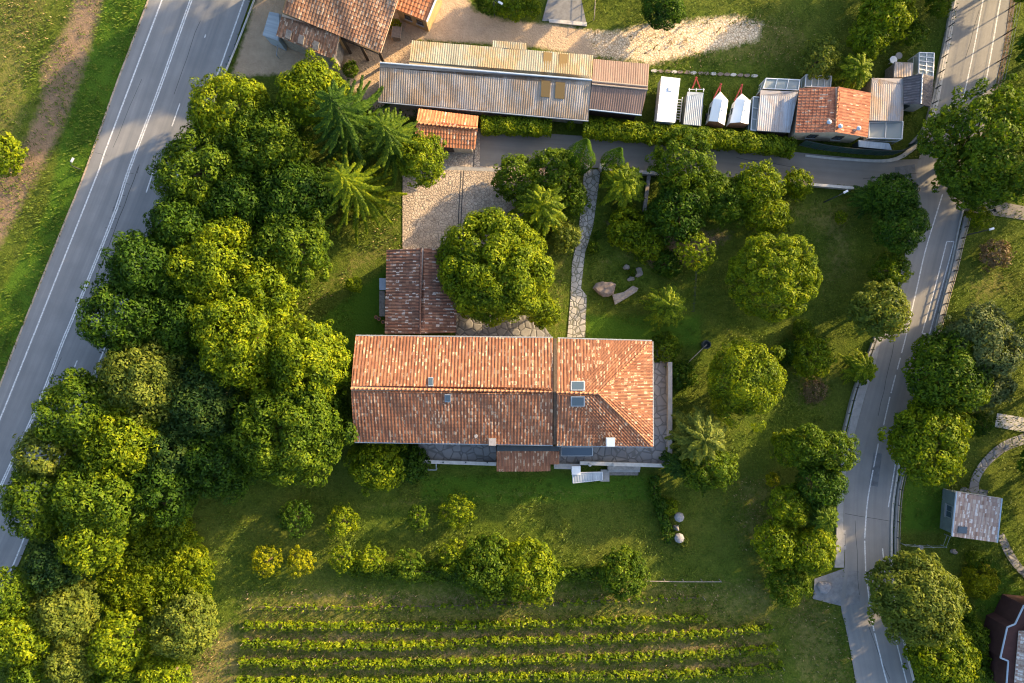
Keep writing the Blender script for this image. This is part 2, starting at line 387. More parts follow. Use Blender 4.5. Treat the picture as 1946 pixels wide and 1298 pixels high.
A_['dry'] = mask([[(-40, -40), (120, -40), (70, 120), (60, 220), (-40, 430)], [(1390, 900), (1480, 900), (1470, 1060), (1390, 1040)], [(1480, 1080), (1600, 1160), (1640, 1320), (1500, 1320)],
                  [(440, 1110), (1480, 1090), (1500, 1300), (430, 1300)], [(540, 600), (640, 500), (760, 400), (765, 470), (735, 500), (620, 570)], [(1500, 680), (1590, 690), (1580, 790), (1500, 780)],
                  [(1045, 480), (1085, 480), (1078, 640), (1040, 640)], [(1450, 380), (1620, 380), (1640, 520), (1560, 560), (1560, 460)], [(1180, 60), (1500, 20), (1560, 80), (1500, 130), (1240, 130)],
                  [(1830, 540), (1900, 480), (1946, 560), (1850, 590)]], 2.0)*.55
A_['dry'] = np.maximum(A_['dry'], .62*mask([[(1130, 500), (1180, 480), (1240, 495), (1300, 530), (1296, 538), (1236, 505), (1182, 491), (1134, 510)], [(680, 960), (900, 935), (1230, 930), (1230, 940), (900, 947), (684, 972)], [(1380, 620), (1470, 660), (1490, 760), (1480, 762), (1458, 668), (1376, 630)], [(1450, 560), (1580, 420), (1590, 426), (1462, 570)]], .9))
A_['dry'] = np.maximum(A_['dry'], mask([[(345, 1298), (390, 1215), (440, 1180), (458, 1230), (450, 1340), (340, 1340)]], 1.2))
A_['soil'] = np.maximum(A_['soil'], .95*mask([[(165, -60), (215, -60), (178, 60), (160, 130), (125, 230), (80, 320), (20, 430), (-40, 540), (-40, 380), (35, 290), (75, 200), (90, 120), (130, 50)]], 1.0))
hn = np.zeros(GX.shape); r_ = np.random.default_rng(5)
for k in range(26):
    a = r_.uniform(0, 6.28); f = r_.uniform(.4, 2.6); hn += np.sin(GX*f*math.cos(a)+GY*f*math.sin(a)+r_.uniform(0, 6.28))/(1+f)
hn = hn/np.abs(hn).max(); GZ = -.03-.05*(1+hn)
ny, nx = GX.shape; idx = np.arange(ny*nx).reshape(ny, nx)
F = np.stack([idx[:-1, :-1], idx[:-1, 1:], idx[1:, 1:], idx[1:, :-1]], -1).reshape(-1, 4)
gnd = mesh('ground', np.stack([GX, GY, GZ], -1).reshape(-1, 3), F, 'ground_cover', smooth=True, attrs=A_)
props(gnd, kind='structure')

# ------------------------------------------------------------------ roads and paths
HL = [(315, -80), (284, 0), (247, 98), (221, 167), (161, 334), (121, 433), (32, 654), (0, 738), (-60, 890), (-120, 1050)]
HR = [(508, -80), (476, 0), (422, 154), (371, 278), (300, 440), (210, 660), (130, 850), (72, 985), (30, 1085), (-40, 1250)]
strip('highway', HL, HR, .02, 'asphalt_highway', 90, 10)
cen = [(394, -80), (363, 0), (304, 165), (244, 326), (216, 410), (144, 590), (118, 652), (75, 763), (0, 927), (-60, 1060)]
lines('highway_markings', [([(338, -80), (308, 0), (198, 293), (187, 326), (61, 645), (0, 797), (-60, 940)], .17),
      ([(x-1.6, y) for x, y in cen], .15), ([(x+2.2, y) for x, y in cen], .15),
      ([(494, -80), (464, 0), (409, 154), (360, 278), (290, 445), (200, 660), (120, 852), (64, 979), (22, 1082), (-40, 1235)], .17),
      ([(391, 66), (389, 72)], .14), ([(342, 197), (327, 240)], .14), ([(298, 306), (278, 366)], .14), ([(246, 447), (234, 474)], .14),
      ([(200, 560), (183, 600)], .14), ([(147, 685), (135, 714)], .14), ([(440, -60), (428, -25)], .14)], .026)
def jagl(a, b, n, amp, rr=random.Random(4)):
    return [(a[0]+(b[0]-a[0])*i/n+rr.uniform(-amp, amp), a[1]+(b[1]-a[1])*i/n+rr.uniform(-amp, amp)) for i in range(n+1)]
ck = [(jagl((264, 318), (170, 560), 26, 1.6), .07), (jagl((116, 680), (60, 815), 12, 1.0), .05)]
for i in range(9):
    x, y = 255-i*8, 330+i*21; ck.append((jagl((x, y), (x+random.uniform(-16, -7), y+random.uniform(-3, 5)), 3, 1), .045))
ck += [(jagl((181, 290), (203, 296), 4, 1), .04), (jagl((264, 312), (262, 330), 4, 1), .05), (jagl((140, 600), (150, 575), 3, 1), .05)]
lines('highway_cracks', ck, .024, 'crack')
lines('highway_kerb', [([(x-2, y) for x, y in HL], .22)], .028, 'wood_pale')

EL = [(1835, -80), (1818, 0), (1806, 77), (1793, 142), (1780, 206), (1762, 255), (1742, 320), (1742, 400), (1722, 474), (1700, 560), (1672, 650), (1649, 735), (1623, 830), (1608, 897), (1603, 974), (1604, 1040), (1605, 1075), (1598, 1149), (1606, 1188), (1616, 1237), (1629, 1310), (1645, 1380)]
ER = [(1940, -80), (1921, 0), (1907, 90), (1891, 165), (1870, 250), (1848, 340), (1824, 415), (1806, 500), (1775, 624), (1757, 690), (1727, 790), (1706, 880), (1694, 964), (1692, 1054), (1697, 1130), (1712, 1203), (1738, 1310), (1760, 1380)]
strip('east_road', EL, ER, .02, 'asphalt_road', 110, 8)
strip('lane', [(905, 243), (1100, 258), (1300, 268), (1500, 288), (1600, 298), (1690, 304), (1775, 300)], [(905, 322), (1100, 318), (1300, 330), (1500, 345), (1625, 356), (1690, 358), (1775, 400)], .012, 'asphalt_lane', 40, 6)
poly('side_road', [(1835, 370), (1946, 392), (2080, 420), (2080, 470), (1946, 418), (1838, 402), (1815, 400)], .014, 'asphalt_lane')
poly('concrete_apron', [(1548, 1100), (1605, 1080), (1600, 1152), (1545, 1138)], .010, 'asphalt_patch')
# the old wall foot beside the road
lines('east_road_markings', [([(1885, -80), (1868, 0), (1847, 111), (1828, 197)], .14), ([(1791, 369), (1759, 474), (1742, 549), (1719, 649)], .14),
      ([(1918, -80), (1901, 0), (1883, 103), (1868, 183)], .16),
      ([(1799, 459), (1813, 459)], .12), ([(1799, 459), (1777, 545), (1752, 633)], .12), ([(1813, 459), (1790, 545), (1766, 635)], .12), ([(1752, 633), (1766, 636)], .12),
      ([(1711, 680), (1705, 702)], .15), ([(1702, 712), (1693, 747)], .15), ([(1691, 754), (1679, 808)], .15), ([(1676, 814), (1672, 832)], .15), ([(1669, 843), (1660, 888)], .15),
      ([(1719, 649), (1713, 671)], .15), ([(1659, 893), (1652, 930), (1647, 964), (1643, 1023)], .15), ([(1643, 1027), (1645, 1085)], .15), ([(1645, 1089), (1654, 1157)], .15), ([(1654, 1166), (1661, 1199)], .15), ([(1662, 1203), (1679, 1273), (1689, 1310)], .15),
      ([(1703, 871), (1688, 964)], .14), ([(1677, 1042), (1683, 1103)], .14), ([(1699, 1203), (1723, 1298), (1728, 1320)], .14)], .026)
def kerb(name, left, right, h, mat, n=40):
    L, _ = spline(W2(left), n); Q, _ = spline(W2(right), n); V = []; F = []
    for i in range(n): V += [(*L[i], -.1), (*L[i], h), (*Q[i], h), (*Q[i], -.1)]
    for i in range(n-1):
        b = 4*i
        for j in range(3): F.append([b+j, b+j+1, b+j+5, b+j+4])
    F += [[3, 2, 1, 0], [4*n-4, 4*n-3, 4*n-2, 4*n-1]]
    o = mesh(name, V, F, mat); return props(o, kind='structure')
kerb('pavement', [(1668, 640), (1650, 690), (1631, 735), (1611, 820), (1595, 900), (1590, 970), (1588, 1050), (1585, 1078)], [(1675, 640), (1663, 690), (1648, 735), (1622, 830), (1607, 897), (1602, 974), (1603, 1040), (1603, 1078)], .12, 'concrete')
kerb('verge_strip', [(1921, -10), (1907, 90), (1891, 165), (1870, 250), (1850, 330)], [(1931, -10), (1917, 90), (1900, 165), (1879, 250), (1857, 330)], .05, 'soil')
kerb('kerb', [(1844, 352), (1824, 415), (1806, 500), (1775, 624)], [(1847, 352), (1827, 415), (1809, 500), (1778, 624)], .13, 'concrete_pale')
kerb('kerb', [(1706, 880), (1694, 964), (1692, 1054), (1697, 1130), (1712, 1203), (1738, 1310)], [(1710, 880), (1698, 964), (1696, 1054), (1701, 1130), (1716, 1203), (1742, 1310)], .14, 'concrete_pale')
kerb('pavement', [(1530, 294), (1600, 301), (1690, 302), (1729, 280), (1752, 250), (1770, 210), (1785, 150), (1797, 80), (1809, 0), (1818, -60)], [(1530, 298), (1600, 305), (1692, 308), (1735, 287), (1762, 255), (1780, 206), (1793, 142), (1806, 77), (1818, 0), (1828, -60)], .12, 'concrete_pale')
poly('road_patch', [(1660, 860), (1676, 862), (1668, 925), (1651, 922)], .0235, 'asphalt_dark'); poly('road_patch', [(1716, 560), (1735, 563), (1722, 612), (1704, 608)], .0235, 'asphalt_patch')
poly('road_patch', [(1612, 1085), (1632, 1085), (1634, 1150), (1606, 1150)], .0235, 'asphalt_patch'); poly('road_patch', [(1700, 318), (1738, 312), (1742, 340), (1702, 345)], .0235, 'asphalt_dark'); poly('road_patch', [(232, 350), (241, 350), (222, 402), (213, 402)], .0235, 'asphalt_dark')
lines('road_cracks', [(jagl((1745, 330), (1640, 340), 14, 1.5), .05), (jagl((1860, 20), (1835, 110), 10, 1.2), .05), (jagl((1700, 650), (1668, 790), 14, 1.2), .05), (jagl((1625, 990), (1632, 1130), 12, 1.2), .05), (jagl((1650, 1190), (1690, 1290), 10, 1.5), .05), (jagl((1400, 300), (1520, 318), 10, 1.5), .05), (jagl((1605, 975), (1690, 990), 8, 1.2), .05), (jagl((380, 40), (330, 180), 14, 1.2), .05), (jagl((270, 150), (215, 280), 12, 1.2), .04)], .0245, 'crack')
poly('drain_cover', [(1594, 1006), (1608, 1008), (1608, 1044), (1594, 1046)], .024, 'concrete')
lines('drain_frame', [([(1595, 1015), (1606, 1015)], .06), ([(1595, 1037), (1606, 1037)], .06), ([(1595, 1015), (1595, 1037)], .06), ([(1606, 1015), (1606, 1037)], .06)], .030, 'crack')
# courtyard
poly('courtyard', [(765, 318), (800, 290), (850, 280), (905, 246), (912, 250), (912, 316), (1095, 322), (1090, 350), (1040, 400), (960, 440), (905, 477), (765, 477)], .016, 'cobbles')
lines('courtyard_drain', [([(768, 317), (905, 321), (960, 324)], .45)], .022, 'concrete')
lines('courtyard_drain', [([(881, 325), (877, 400), (874, 472)], .12), ([(876, 325), (872, 400), (869, 472)], .12), ([(903, 246), (900, 318)], .12)], .020, 'crack')
poly('garden_path', [(1110, 322), (1141, 322), (1138, 350), (1127, 430), (1112, 480), (1104, 548), (1115, 562), (1112, 641), (1078, 641), (1084, 570), (1087, 500), (1098, 450), (1106, 380)], .014, 'flagstones')
poly('back_yard', [(866, 595), (1020, 600), (1050, 642), (866, 640)], .010, 'patio_slabs')
poly('concrete_drive', [(1056, -60), (1092, -60), (1114, 42), (1030, 40)], .006, 'asphalt_patch')
kerb('threshold', [(1042, 36), (1115, 43)], [(1044, 43), (1115, 50)], .10, 'concrete_pale', 4)
strip('curved_path', [(1960, 818), (1905, 840), (1868, 872), (1847, 905), (1841, 935)], [(1960, 840), (1915, 856), (1880, 884), (1862, 912), (1860, 938)], .012, 'patio_slabs', 30, 2)
strip('curved_path', [(1895, 1020), (1915, 1062), (1946, 1098), (1990, 1130)], [(1907, 1012), (1926, 1050), (1946, 1078), (1990, 1112)], .012, 'patio_slabs', 20, 2)
poly('back_terrace', [(1895, 785), (1960, 796), (1960, 824), (1890, 811)], .016, 'concrete_pale')
poly('path_end', [(1826, 925), (1878, 932), (1876, 942), (1824, 938)], .009, 'patio_slabs')

# ------------------------------------------------------------------ roofs and buildings
def slope(V, F, T, poly3, ea, eb, tw=.36, th=.42, amp=.085, step=.035, sag=.04, seed=0):
    """append one roof slope with real barrel tiles / ribs; poly3 convex, ea->eb its eave"""
    ea, eb = np.array(ea), np.array(eb); U = eb-ea; U /= np.linalg.norm(U)
    Pn = np.array([np.array(q) for q in poly3]); far = Pn[np.argmax([np.linalg.norm(np.cross(q-ea, U)) for q in Pn])]
    Vv = far-ea; Vv = Vv-U*(Vv@U); Vv /= np.linalg.norm(Vv); N = np.cross(U, Vv)
    if N[2] < 0: N = -N
    uv = np.stack([(Pn-ea)@U, (Pn-ea)@Vv], 1); vmax = uv[:, 1].max(); vmin = uv[:, 1].min()
    wid = uv[:, 0].max()-uv[:, 0].min(); nu = max(4, int(wid/tw*5)); 
    vs = []
    if step > 0:
        k = 0
        while vmin+k*th < vmax: vs += [vmin+k*th+1e-4, min(vmin+(k+.96)*th, vmax-1e-4)]; k += 1
        vs = [v for v in vs if v < vmax]+[vmax-1e-4]
    else: vs = list(np.linspace(vmin+1e-4, vmax-1e-4, 8))
    b0 = len(V)
    rows = 0; sd_ = seed*1.7
    for v in vs:
        us = []
        for i in range(len(uv)):
            a, b = uv[i], uv[(i+1) % len(uv)]
            if (a[1]-v)*(b[1]-v) <= 0 and a[1] != b[1]: us.append(a[0]+(b[0]-a[0])*(v-a[1])/(b[1]-a[1]))
        if len(us) < 2: continue
        u0, u1 = min(us), max(us)
        u = np.linspace(u0, u1, nu+1); fr = ((v-vmin)/th) % 1.0
        h = amp*np.abs(np.cos(math.pi*u/tw))**.8+(step*(1-fr) if step > 0 else 0)
        h = h+sag*(np.sin(u*.7+sd_)*np.cos(v*.9+sd_*2)+.5*np.sin(u*1.9+v*1.3+sd_))
        pts = ea+U*u[:, None]+Vv*v+N*h[:, None]
        V.extend(map(tuple, pts)); T.extend(zip(u+seed*31, np.full(nu+1, v-vmin+seed*7))); rows += 1
    for i in range(rows-1):
        for j in range(nu):
            q = b0+i*(nu+1)+j; F.append([q, q+1, q+nu+2, q+nu+1])
    # board under the tiles
    b = len(V); n = len(Pn)
    for q in Pn: V.append(tuple(q-N*(.02+sag*1.5))); T.append((0, 0))
    for q in Pn: V.append(tuple(q-N*(.20+sag*1.5))); T.append((0, 0))
    F.append([b+i for i in range(n)]); F.append([b+n+i for i in range(n)][::-1])
    for i in range(n): F.append([b+i, b+n+i, b+n+(i+1) % n, b+(i+1) % n])

def inset(pts, d):
    c = np.mean(np.array(pts), 0); out = []
    for p_ in pts:
        p_ = np.array(p_); v = p_-c; out.append(c+v-np.sign(v)*0+0*v-(v/np.linalg.norm(v))*d*1.35)
    return out
def ridge(T_, pts, r, mat):
    mb = MB(); p0 = [Vector(p_) for p_ in pts]
    for a, b in zip(p0[:-1], p0[1:]):
        L = (b-a).length; n = max(1, int(L/.45)); d = (b-a)/n
        for i in range(n): mb.tube([a+d*i, a+d*(i+1.05)], [r*1.1, r*.85], 7)
    T_.mb('ridge_tiles', mb, mat, True)

def gable(name, label, cat, e1, e2, rd, ze, zr, roof='tile_house', wall='plaster', tw=.36, th=.42, amp=.06, step=.035, sag=.04,
          ov=.35, ridgemat='tile_plain', seed=1, wallz=0.0, group=None, rr=.12):
    """e1, e2: eave lines as pixel pairs (same direction), rd: ridge pixel pair"""
    A, B = P(*e1[0], ze), P(*e1[1], ze); D, Cc = P(*e2[0], ze), P(*e2[1], ze); r1, r2 = P(*rd[0], zr), P(*rd[1], zr)
    base = (A+B+Cc+D)/4; T_ = Thing(name, label, cat, (base.x, base.y, 0), group)
    V, F, T = [], [], []
    slope(V, F, T, [A, B, r2, r1], A, B, tw, th, amp, step, sag, seed); slope(V, F, T, [D, Cc, r2, r1], D, Cc, tw, th, amp, step, sag, seed+1)
    T_.add('roof', V, F, roof, False, T)
    if ridgemat: ridge(T_, [r1+Vector((0, 0, .03)), r2+Vector((0, 0, .03))], rr, ridgemat)
    ins = inset([A, B, Cc, D], ov); a, b, c, d = [Vector(q) for q in ins]
    q1 = r1+(r2-r1).normalized()*ov; q2 = r2-(r2-r1).normalized()*ov; zz = ze-.12; zt = zr-.3
    mb = MB(); mb.V = [(a.x, a.y, wallz), (b.x, b.y, wallz), (c.x, c.y, wallz), (d.x, d.y, wallz), (a.x, a.y, zz), (b.x, b.y, zz), (c.x, c.y, zz), (d.x, d.y, zz), (q1.x, q1.y, zt), (q2.x, q2.y, zt)]
    mb.F = [[0, 1, 5, 4], [2, 3, 7, 6], [1, 2, 6, 9, 5], [3, 0, 4, 8, 7], [4, 5, 9, 8], [6, 7, 8, 9]]
    T_.mb('wall', mb, wall)
    T_.foot = [a, b, c, d]; return T_
def mono(name, label, cat, pts, zs, eave, roof, wall='metal_grey', tw=.25, amp=.035, ov=.15, seed=1, step=0, th=.4, sag=.02, group=None, wallz=0.):
    Q = [P(*p_, z) for p_, z in zip(pts, zs)]; base = sum(Q, Vector())/len(Q); T_ = Thing(name, label, cat, (base.x, base.y, 0), group)
    V, F, T = [], [], []; slope(V, F, T, Q, Q[eave[0]], Q[eave[1]], tw, th, amp, step, sag, seed); T_.add('roof', V, F, roof, False, T)
    ins = inset(Q, ov); mb = MB(); n = len(ins)
    mb.V = [(q[0], q[1], wallz) for q in ins]+[(q[0], q[1], q[2]-.22) for q in ins]
    mb.F = [[i, (i+1) % n, n+(i+1) % n, n+i] for i in range(n)]+[[n+i for i in range(n)]]
    T_.mb('wall', mb, wall); T_.foot = [Vector(q) for q in ins]; return T_
def window(T_, c, along, w, h, frame='wood_dark', pane='glass_dark', sill=True, name='window'):
    """window in a wall: c centre on wall face, along unit vector in plan, outward normal is to the right of along"""
    al = Vector((along[0], along[1], 0)).normalized(); out = Vector((al.y, -al.x, 0)); rz = math.atan2(al.y, al.x); c = Vector(c)
    f = MB()
    for s_ in (-1, 1):
        f.box(tuple(c+al*s_*(w/2)+out*.02), (.09, .10, h+.09), rz); f.box(tuple(c+Vector((0, 0, s_*h/2))+out*.02), (w-.09, .10, .09), rz)
    f.box(tuple(c+out*.015), (.05, .08, h-.09), rz)
    fo = T_.mb(name, f, frame); T_.mb('pane', MB().box(tuple(c+out*.0), (w, .06, h), rz), pane, parent=fo)
    if sill: T_.mb('sill', MB().box(tuple(c+Vector((0, 0, -h/2-.09))+out*.06), (w+.3, .26, .07), rz), 'concrete', parent=fo)
plain('tile_plain', (.36, .16, .085), .85, .4, 5)
plain('tile_plain_dark', (.16, .08, .055), .85, .4, 5)

# --- farmhouse
ze, zr = 6.2, 8.9
fb = P(960, 745, 0)
FH = Thing('farmhouse', 'long farmhouse with terracotta tiled roofs in the middle of the garden, hipped east end', 'house', (fb.x, fb.y, 0))
V, F, T = [], [], []
A, B, Cc, D = P(676, 639, ze), P(1051, 643, ze), P(1051, 845, ze), P(674, 839, ze); r1, r2 = P(667, 738, zr), P(1051, 744, zr)
slope(V, F, T, [A, B, r2, r1], A, B, seed=1); slope(V, F, T, [D, Cc, r2, r1], D, Cc, seed=2)
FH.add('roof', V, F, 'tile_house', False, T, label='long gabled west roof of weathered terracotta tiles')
ridge(FH, [r1, r2], .13, 'tile_plain')
wing_w = [Vector(q) for q in inset([A, B, Cc, D], .45)]
V, F, T = [], [], []
NL, NR, SR, SL = P(1060, 644, ze+.1), P(1239, 649, ze+.1), P(1240, 848, ze+.1), P(1058, 846, ze+.1); q1, q2 = P(1058, 745, zr+.15), P(1137, 748, zr+.15)
slope(V, F, T, [NL, NR, q2, q1], NL, NR, seed=3); slope(V, F, T, [SL, SR, q2, q1], SL, SR, seed=4); slope(V, F, T, [SR, NR, q2], NR, SR, seed=5)
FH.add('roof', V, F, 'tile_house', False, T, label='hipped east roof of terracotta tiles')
ridge(FH, [q1, q2], .12, 'tile_plain'); ridge(FH, [q2, NR], .10, 'tile_plain'); ridge(FH, [q2, SR], .10, 'tile_plain')
mb = MB(); g1, g2, g3 = P(1052, 643, ze+.2), P(1052, 845, ze+.2), P(1052, 744, zr+.2); dx = .36
mb.V = [(g1.x, g1.y, ze-.3), (g2.x, g2.y, ze-.3), (g2.x, g2.y, ze+.18), (g3.x, g3.y, zr+.22), (g1.x, g1.y, ze+.18)]
mb.V += [(x+dx, y, z) for x, y, z in mb.V]; mb.F = [[0, 1, 2, 3, 4], [9, 8, 7, 6, 5]]+[[i, 5+i, 5+(i+1) % 5, (i+1) % 5] for i in range(5)]
FH.mb('parapet', mb, 'wood_dark', label='dark firewall upstand between the two roofs')
mb = MB(); zz = ze-.15
def pent(mb, a, b, c, d, q1_, q2_, zz, zt):
    k = len(mb.V); mb.V += [(a.x, a.y, 0), (b.x, b.y, 0), (c.x, c.y, 0), (d.x, d.y, 0), (a.x, a.y, zz), (b.x, b.y, zz), (c.x, c.y, zz), (d.x, d.y, zz), (q1_.x, q1_.y, zt), (q2_.x, q2_.y, zt)]
    mb.F += [[k+i for i in f] for f in ([0, 1, 5, 4], [2, 3, 7, 6], [1, 2, 6, 9, 5], [3, 0, 4, 8, 7])]
pent(mb, *wing_w, r1+Vector((.5, 0, 0)), r2, zz, zr-.45)
FH.mb('wall', mb, 'plaster')
mb = MB(); wing_e = [NL+Vector((.1, -.5, 0)), NR+Vector((-.5, -.5, 0)), SR+Vector((-.5, .5, 0)), SL+Vector((.1, .5, 0))]
mb.prism([(q.x, q.y) for q in wing_e], 0, ze-.13); FH.mb('wall', mb, 'plaster', label='plastered wall of the east block')
a, b = wing_w[3], wing_w[2]
for i in range(7):
    if i == 5: continue
    c = a+(b-a)*((i+.6)/7.2); window(FH, (c.x, c.y, 4.7), (1, 0), 1.0, 1.3); window(FH, (c.x, c.y, 1.7), (1, 0), 1.0, 1.4)
a, b = wing_e[3], wing_e[2]
for fx in (.15, .45, .8):
    c = a+(b-a)*fx; window(FH, (c.x, c.y, 4.6), (1, 0), 1.0, 1.3)
    if fx != .45: window(FH, (c.x, c.y, 1.6), (1, 0), 1.2, 1.6, name='window')
for i in (.25, .5, .78):
    c = wing_e[2]+(wing_e[1]-wing_e[2])*i; window(FH, (c.x, c.y, 4.6), (0, 1), 1.0, 1.3); window(FH, (c.x, c.y, 1.6), (0, 1), 1.0, 1.5)
a, b = wing_w[1], wing_w[0]
for i in (.1, .3, .75): c = a+(b-a)*i; window(FH, (c.x, c.y, 4.7), (-1, 0), .9, 1.2)
def skylight(px0, py0, px1, py1, ea, eb, top):
    """lies on the slope with eave ea-eb and ridge point top"""
    ea, eb, top = Vector(ea), Vector(eb), Vector(top); N = (eb-ea).cross(top-ea).normalized(); N = N if N.z > 0 else -N
    cs = []
    for x, y in ((px0, py1), (px1, py1), (px1, py0), (px0, py0)):
        g0 = P(x, y, 0); d = g0-Vector((0, 0, H)); k = (ea-Vector((0, 0, H))).dot(N)/d.dot(N); cs.append(Vector((0, 0, H))+d*k)
    def slab(cs, lo, hi, sc):
        cc = sum(cs, Vector())/4; m = MB(); m.V = [tuple(cc+(q-cc)*sc+N*lo) for q in cs]+[tuple(cc+(q-cc)*sc+N*hi) for q in cs]
        m.F = [[3, 2, 1, 0], [4, 5, 6, 7], [0, 1, 5, 4], [1, 2, 6, 5], [2, 3, 7, 6], [3, 0, 4, 7]]; return m
    f = FH.mb('skylight', slab(cs, .02, .17, 1.12), 'metal_grey'); FH.mb('pane', slab(cs, .10, .19, .92), 'glass_sky', parent=f)
skylight(1086, 753, 1110, 770, SL, SR, q1); skylight(1086, 726, 1110, 742, NL, NR, q1)
skylight(815, 719, 823, 734, A, B, r1); skylight(846, 749, 856, 762, D, Cc, r1)
def chimney(px, py, z0, z1, w, d, mat='plaster', cap='metal_grey'):
    c = P(px, py, (z0+z1)/2); m = FH.mb('chimney', MB().box((c.x, c.y, (z0+z1)/2), (w, d, z1-z0)), mat)
    k = MB().box((c.x, c.y, z1+.04), (w+.2, d+.2, .08))
    for sx in (-1, 1): k.box((c.x+sx*(w/2-.05), c.y, z1+.2), (.1, d, .24))
    k.box((c.x, c.y, z1+.36), (w+.15, d+.15, .07)); FH.mb('cap', k, cap, parent=m)
chimney(1158, 838, 6.2, 7.6, .75, .75, 'plaster', 'metal_blue'); chimney(936, 838, 6.2, 7.3, .6, .6, 'plaster', 'lichen_stone')
c = P(905, 828, 6.9); FH.mb('vent_pipe', MB().lathe((c.x, c.y, 6.3), [(.1, 0), (.1, .8), (.2, .82), (.2, .95)], 8), 'lichen_stone')
c = P(1062, 650, 6.4)
# gutters
gt = MB()
for a, b in ((D, Cc), (SL, SR), (A, B), (NL, NR), (NR, SR)):
    d_ = Vector(((a.y-b.y), (b.x-a.x), 0)).normalized(); mid = (a+b)/2; cc_ = Vector((fb.x, fb.y, 0)); 
    if (mid-cc_).dot(d_) < 0: d_ = -d_
    gt.tube([a+d_*.08-Vector((0, 0, .08)), b+d_*.08-Vector((0, 0, .08))], .09, 6)
FH.mb('gutter', gt, 'metal_grey')

# --- north wing
NW = gable('house_wing', 'low north wing of the farmhouse with dark weathered tiles beside the big round tree', 'house wing',
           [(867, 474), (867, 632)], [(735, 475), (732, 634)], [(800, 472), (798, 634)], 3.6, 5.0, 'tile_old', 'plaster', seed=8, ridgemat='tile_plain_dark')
a, d = NW.foot[3], NW.foot[2]
for i in (.2, .45, .7):
    c = a+(d-a)*i; window(NW, (c.x, c.y, 2.0), (0, -1), .9, 1.1)
c = (NW.foot[0]+NW.foot[3])/2
NW.mb('door', MB().box((c.x, c.y+.02, 1.1), (1.4, .1, 2.2)), 'wood_dark')
# --- south porch
PO = Thing('porch', 'small tiled lean-to roof projecting from the south wall of the farmhouse', 'porch', tuple(P(1003, 880)))
V, F, T = [], [], []
a, b, c, d = P(944, 856, 4.6), P(1063, 857, 4.6), P(1063, 880, 3.95), P(944, 894, 3.6); c2 = P(1046, 895, 3.6)
slope(V, F, T, [P(944, 895, 3.6), c2, P(1046, 856, 4.6), a], P(944, 895, 3.6), c2, seed=11)
e3, e4 = P(1046, 882, 3.93), P(1063, 882, 3.93); slope(V, F, T, [e3, e4, b, P(1046, 856, 4.6)], e3, e4, seed=12)
PO.add('roof', V, F, 'tile_house', False, T)
a, b = P(944, 848, 4.7), P(1063, 848, 4.7); PO.mb('flashing', MB().prism([(a.x, a.y), (b.x, b.y), (b.x, b.y-.55), (a.x, a.y-.55)], 4.55, 4.72), 'metal_dark')
w = [P(947, 850, 3.4), P(1060, 850, 3.4), P(1060, 880, 3.4), P(1043, 880, 3.4), P(1043, 891, 3.4), P(947, 891, 3.4)]
PO.mb('wall', MB().prism([(q.x, q.y) for q in w], 0, 3.45), 'plaster')
window(PO, (P(1000, 891, 3.4).x, P(1000, 891, 3.4).y, 1.9), (1, 0), 2.6, 1.6)
# glazed canopy
CA = Thing('glass_canopy', 'dark glazed canopy on the south wall between the porch and the east terrace', 'canopy', tuple(P(1095, 858)))
a, b, c, d = P(1066, 850, 3.3), P(1126, 850, 3.3), P(1126, 866, 3.1), P(1066, 866, 3.1)
m = MB(); m.V = [tuple(q) for q in (a, b, c, d)]+[tuple(q+Vector((0, 0, .05))) for q in (a, b, c, d)]; m.F = [[3, 2, 1, 0], [4, 5, 6, 7], [0, 1, 5, 4], [1, 2, 6, 5], [2, 3, 7, 6], [3, 0, 4, 7]]
CA.mb('pane', m, 'glass_dark'); fr = MB()
for u, v in ((a, b), (b, c), (c, d), (d, a)): fr.tube([u+Vector((0, 0, .05)), v+Vector((0, 0, .05))], .06, 5)
CA.mb('frame', fr, 'metal_grey')
for q in (c, d): CA.mb('post', MB().tube([Vector((q.x, q.y, 1.0)), q], .05, 6), 'metal_grey')

# --- terraces round the house (raised stone platforms) with their parapets
TE = Thing('terrace', 'grey flagged terrace wrapping the south east corner of the farmhouse', 'terrace', tuple(P(1200, 870)))
z = 1.0
pt = [(1240, 655), (1272, 660), (1273, 884), (1063, 884), (1063, 845), (1240, 845)]
m = MB().prism([tuple(P(x, y, z)[:2]) for x, y in pt], 0, z); TE.mb('platform', m, 'patio_slabs')
def wallseg(m, x0, y0, x1, y1, w, z0, z1):
    a, b = P(x0, y0, z1), P(x1, y1, z1); d = b-a; m.box(((a.x+b.x)/2, (a.y+b.y)/2, (z0+z1)/2), (d.length, w, z1-z0), math.atan2(d.y, d.x)); return m
m = MB(); wallseg(m, 1273.5, 690, 1273.5, 882, .42, 0, 1.9); TE.mb('parapet', m, 'stone_wall'); 
m = MB(); wallseg(m, 1273.5, 688, 1273.5, 884, .5, 1.9, 2.0); TE.mb('coping', m, 'concrete')
m = MB(); wallseg(m, 1103, 880, 1261, 885, .32, 0, 1.75); TE.mb('parapet', m, 'stone_wall'); m = MB(); wallseg(m, 1102, 880, 1262, 885, .42, 1.75, 1.87); TE.mb('coping', m, 'concrete_pale')
m = MB(); wallseg(m, 1054, 886, 1103, 887, .55, 0, 1.6); TE.mb('parapet', m, 'stone_wall'); m = MB(); wallseg(m, 1053, 886, 1103, 887, .62, 1.6, 1.7); TE.mb('coping', m, 'concrete')
for x in (1121, 1167): c = P(x, 883, 1.9); TE.mb('bollard', MB().lathe((c.x, c.y, 1.87), [(.2, 0), (.2, .2), (.08, .21), (.08, .25)], 10), 'concrete_pale')
ST = Thing('stone_steps', 'stone steps going down from the south east terrace wall to the lawn', 'steps', tuple(P(1190, 895)))
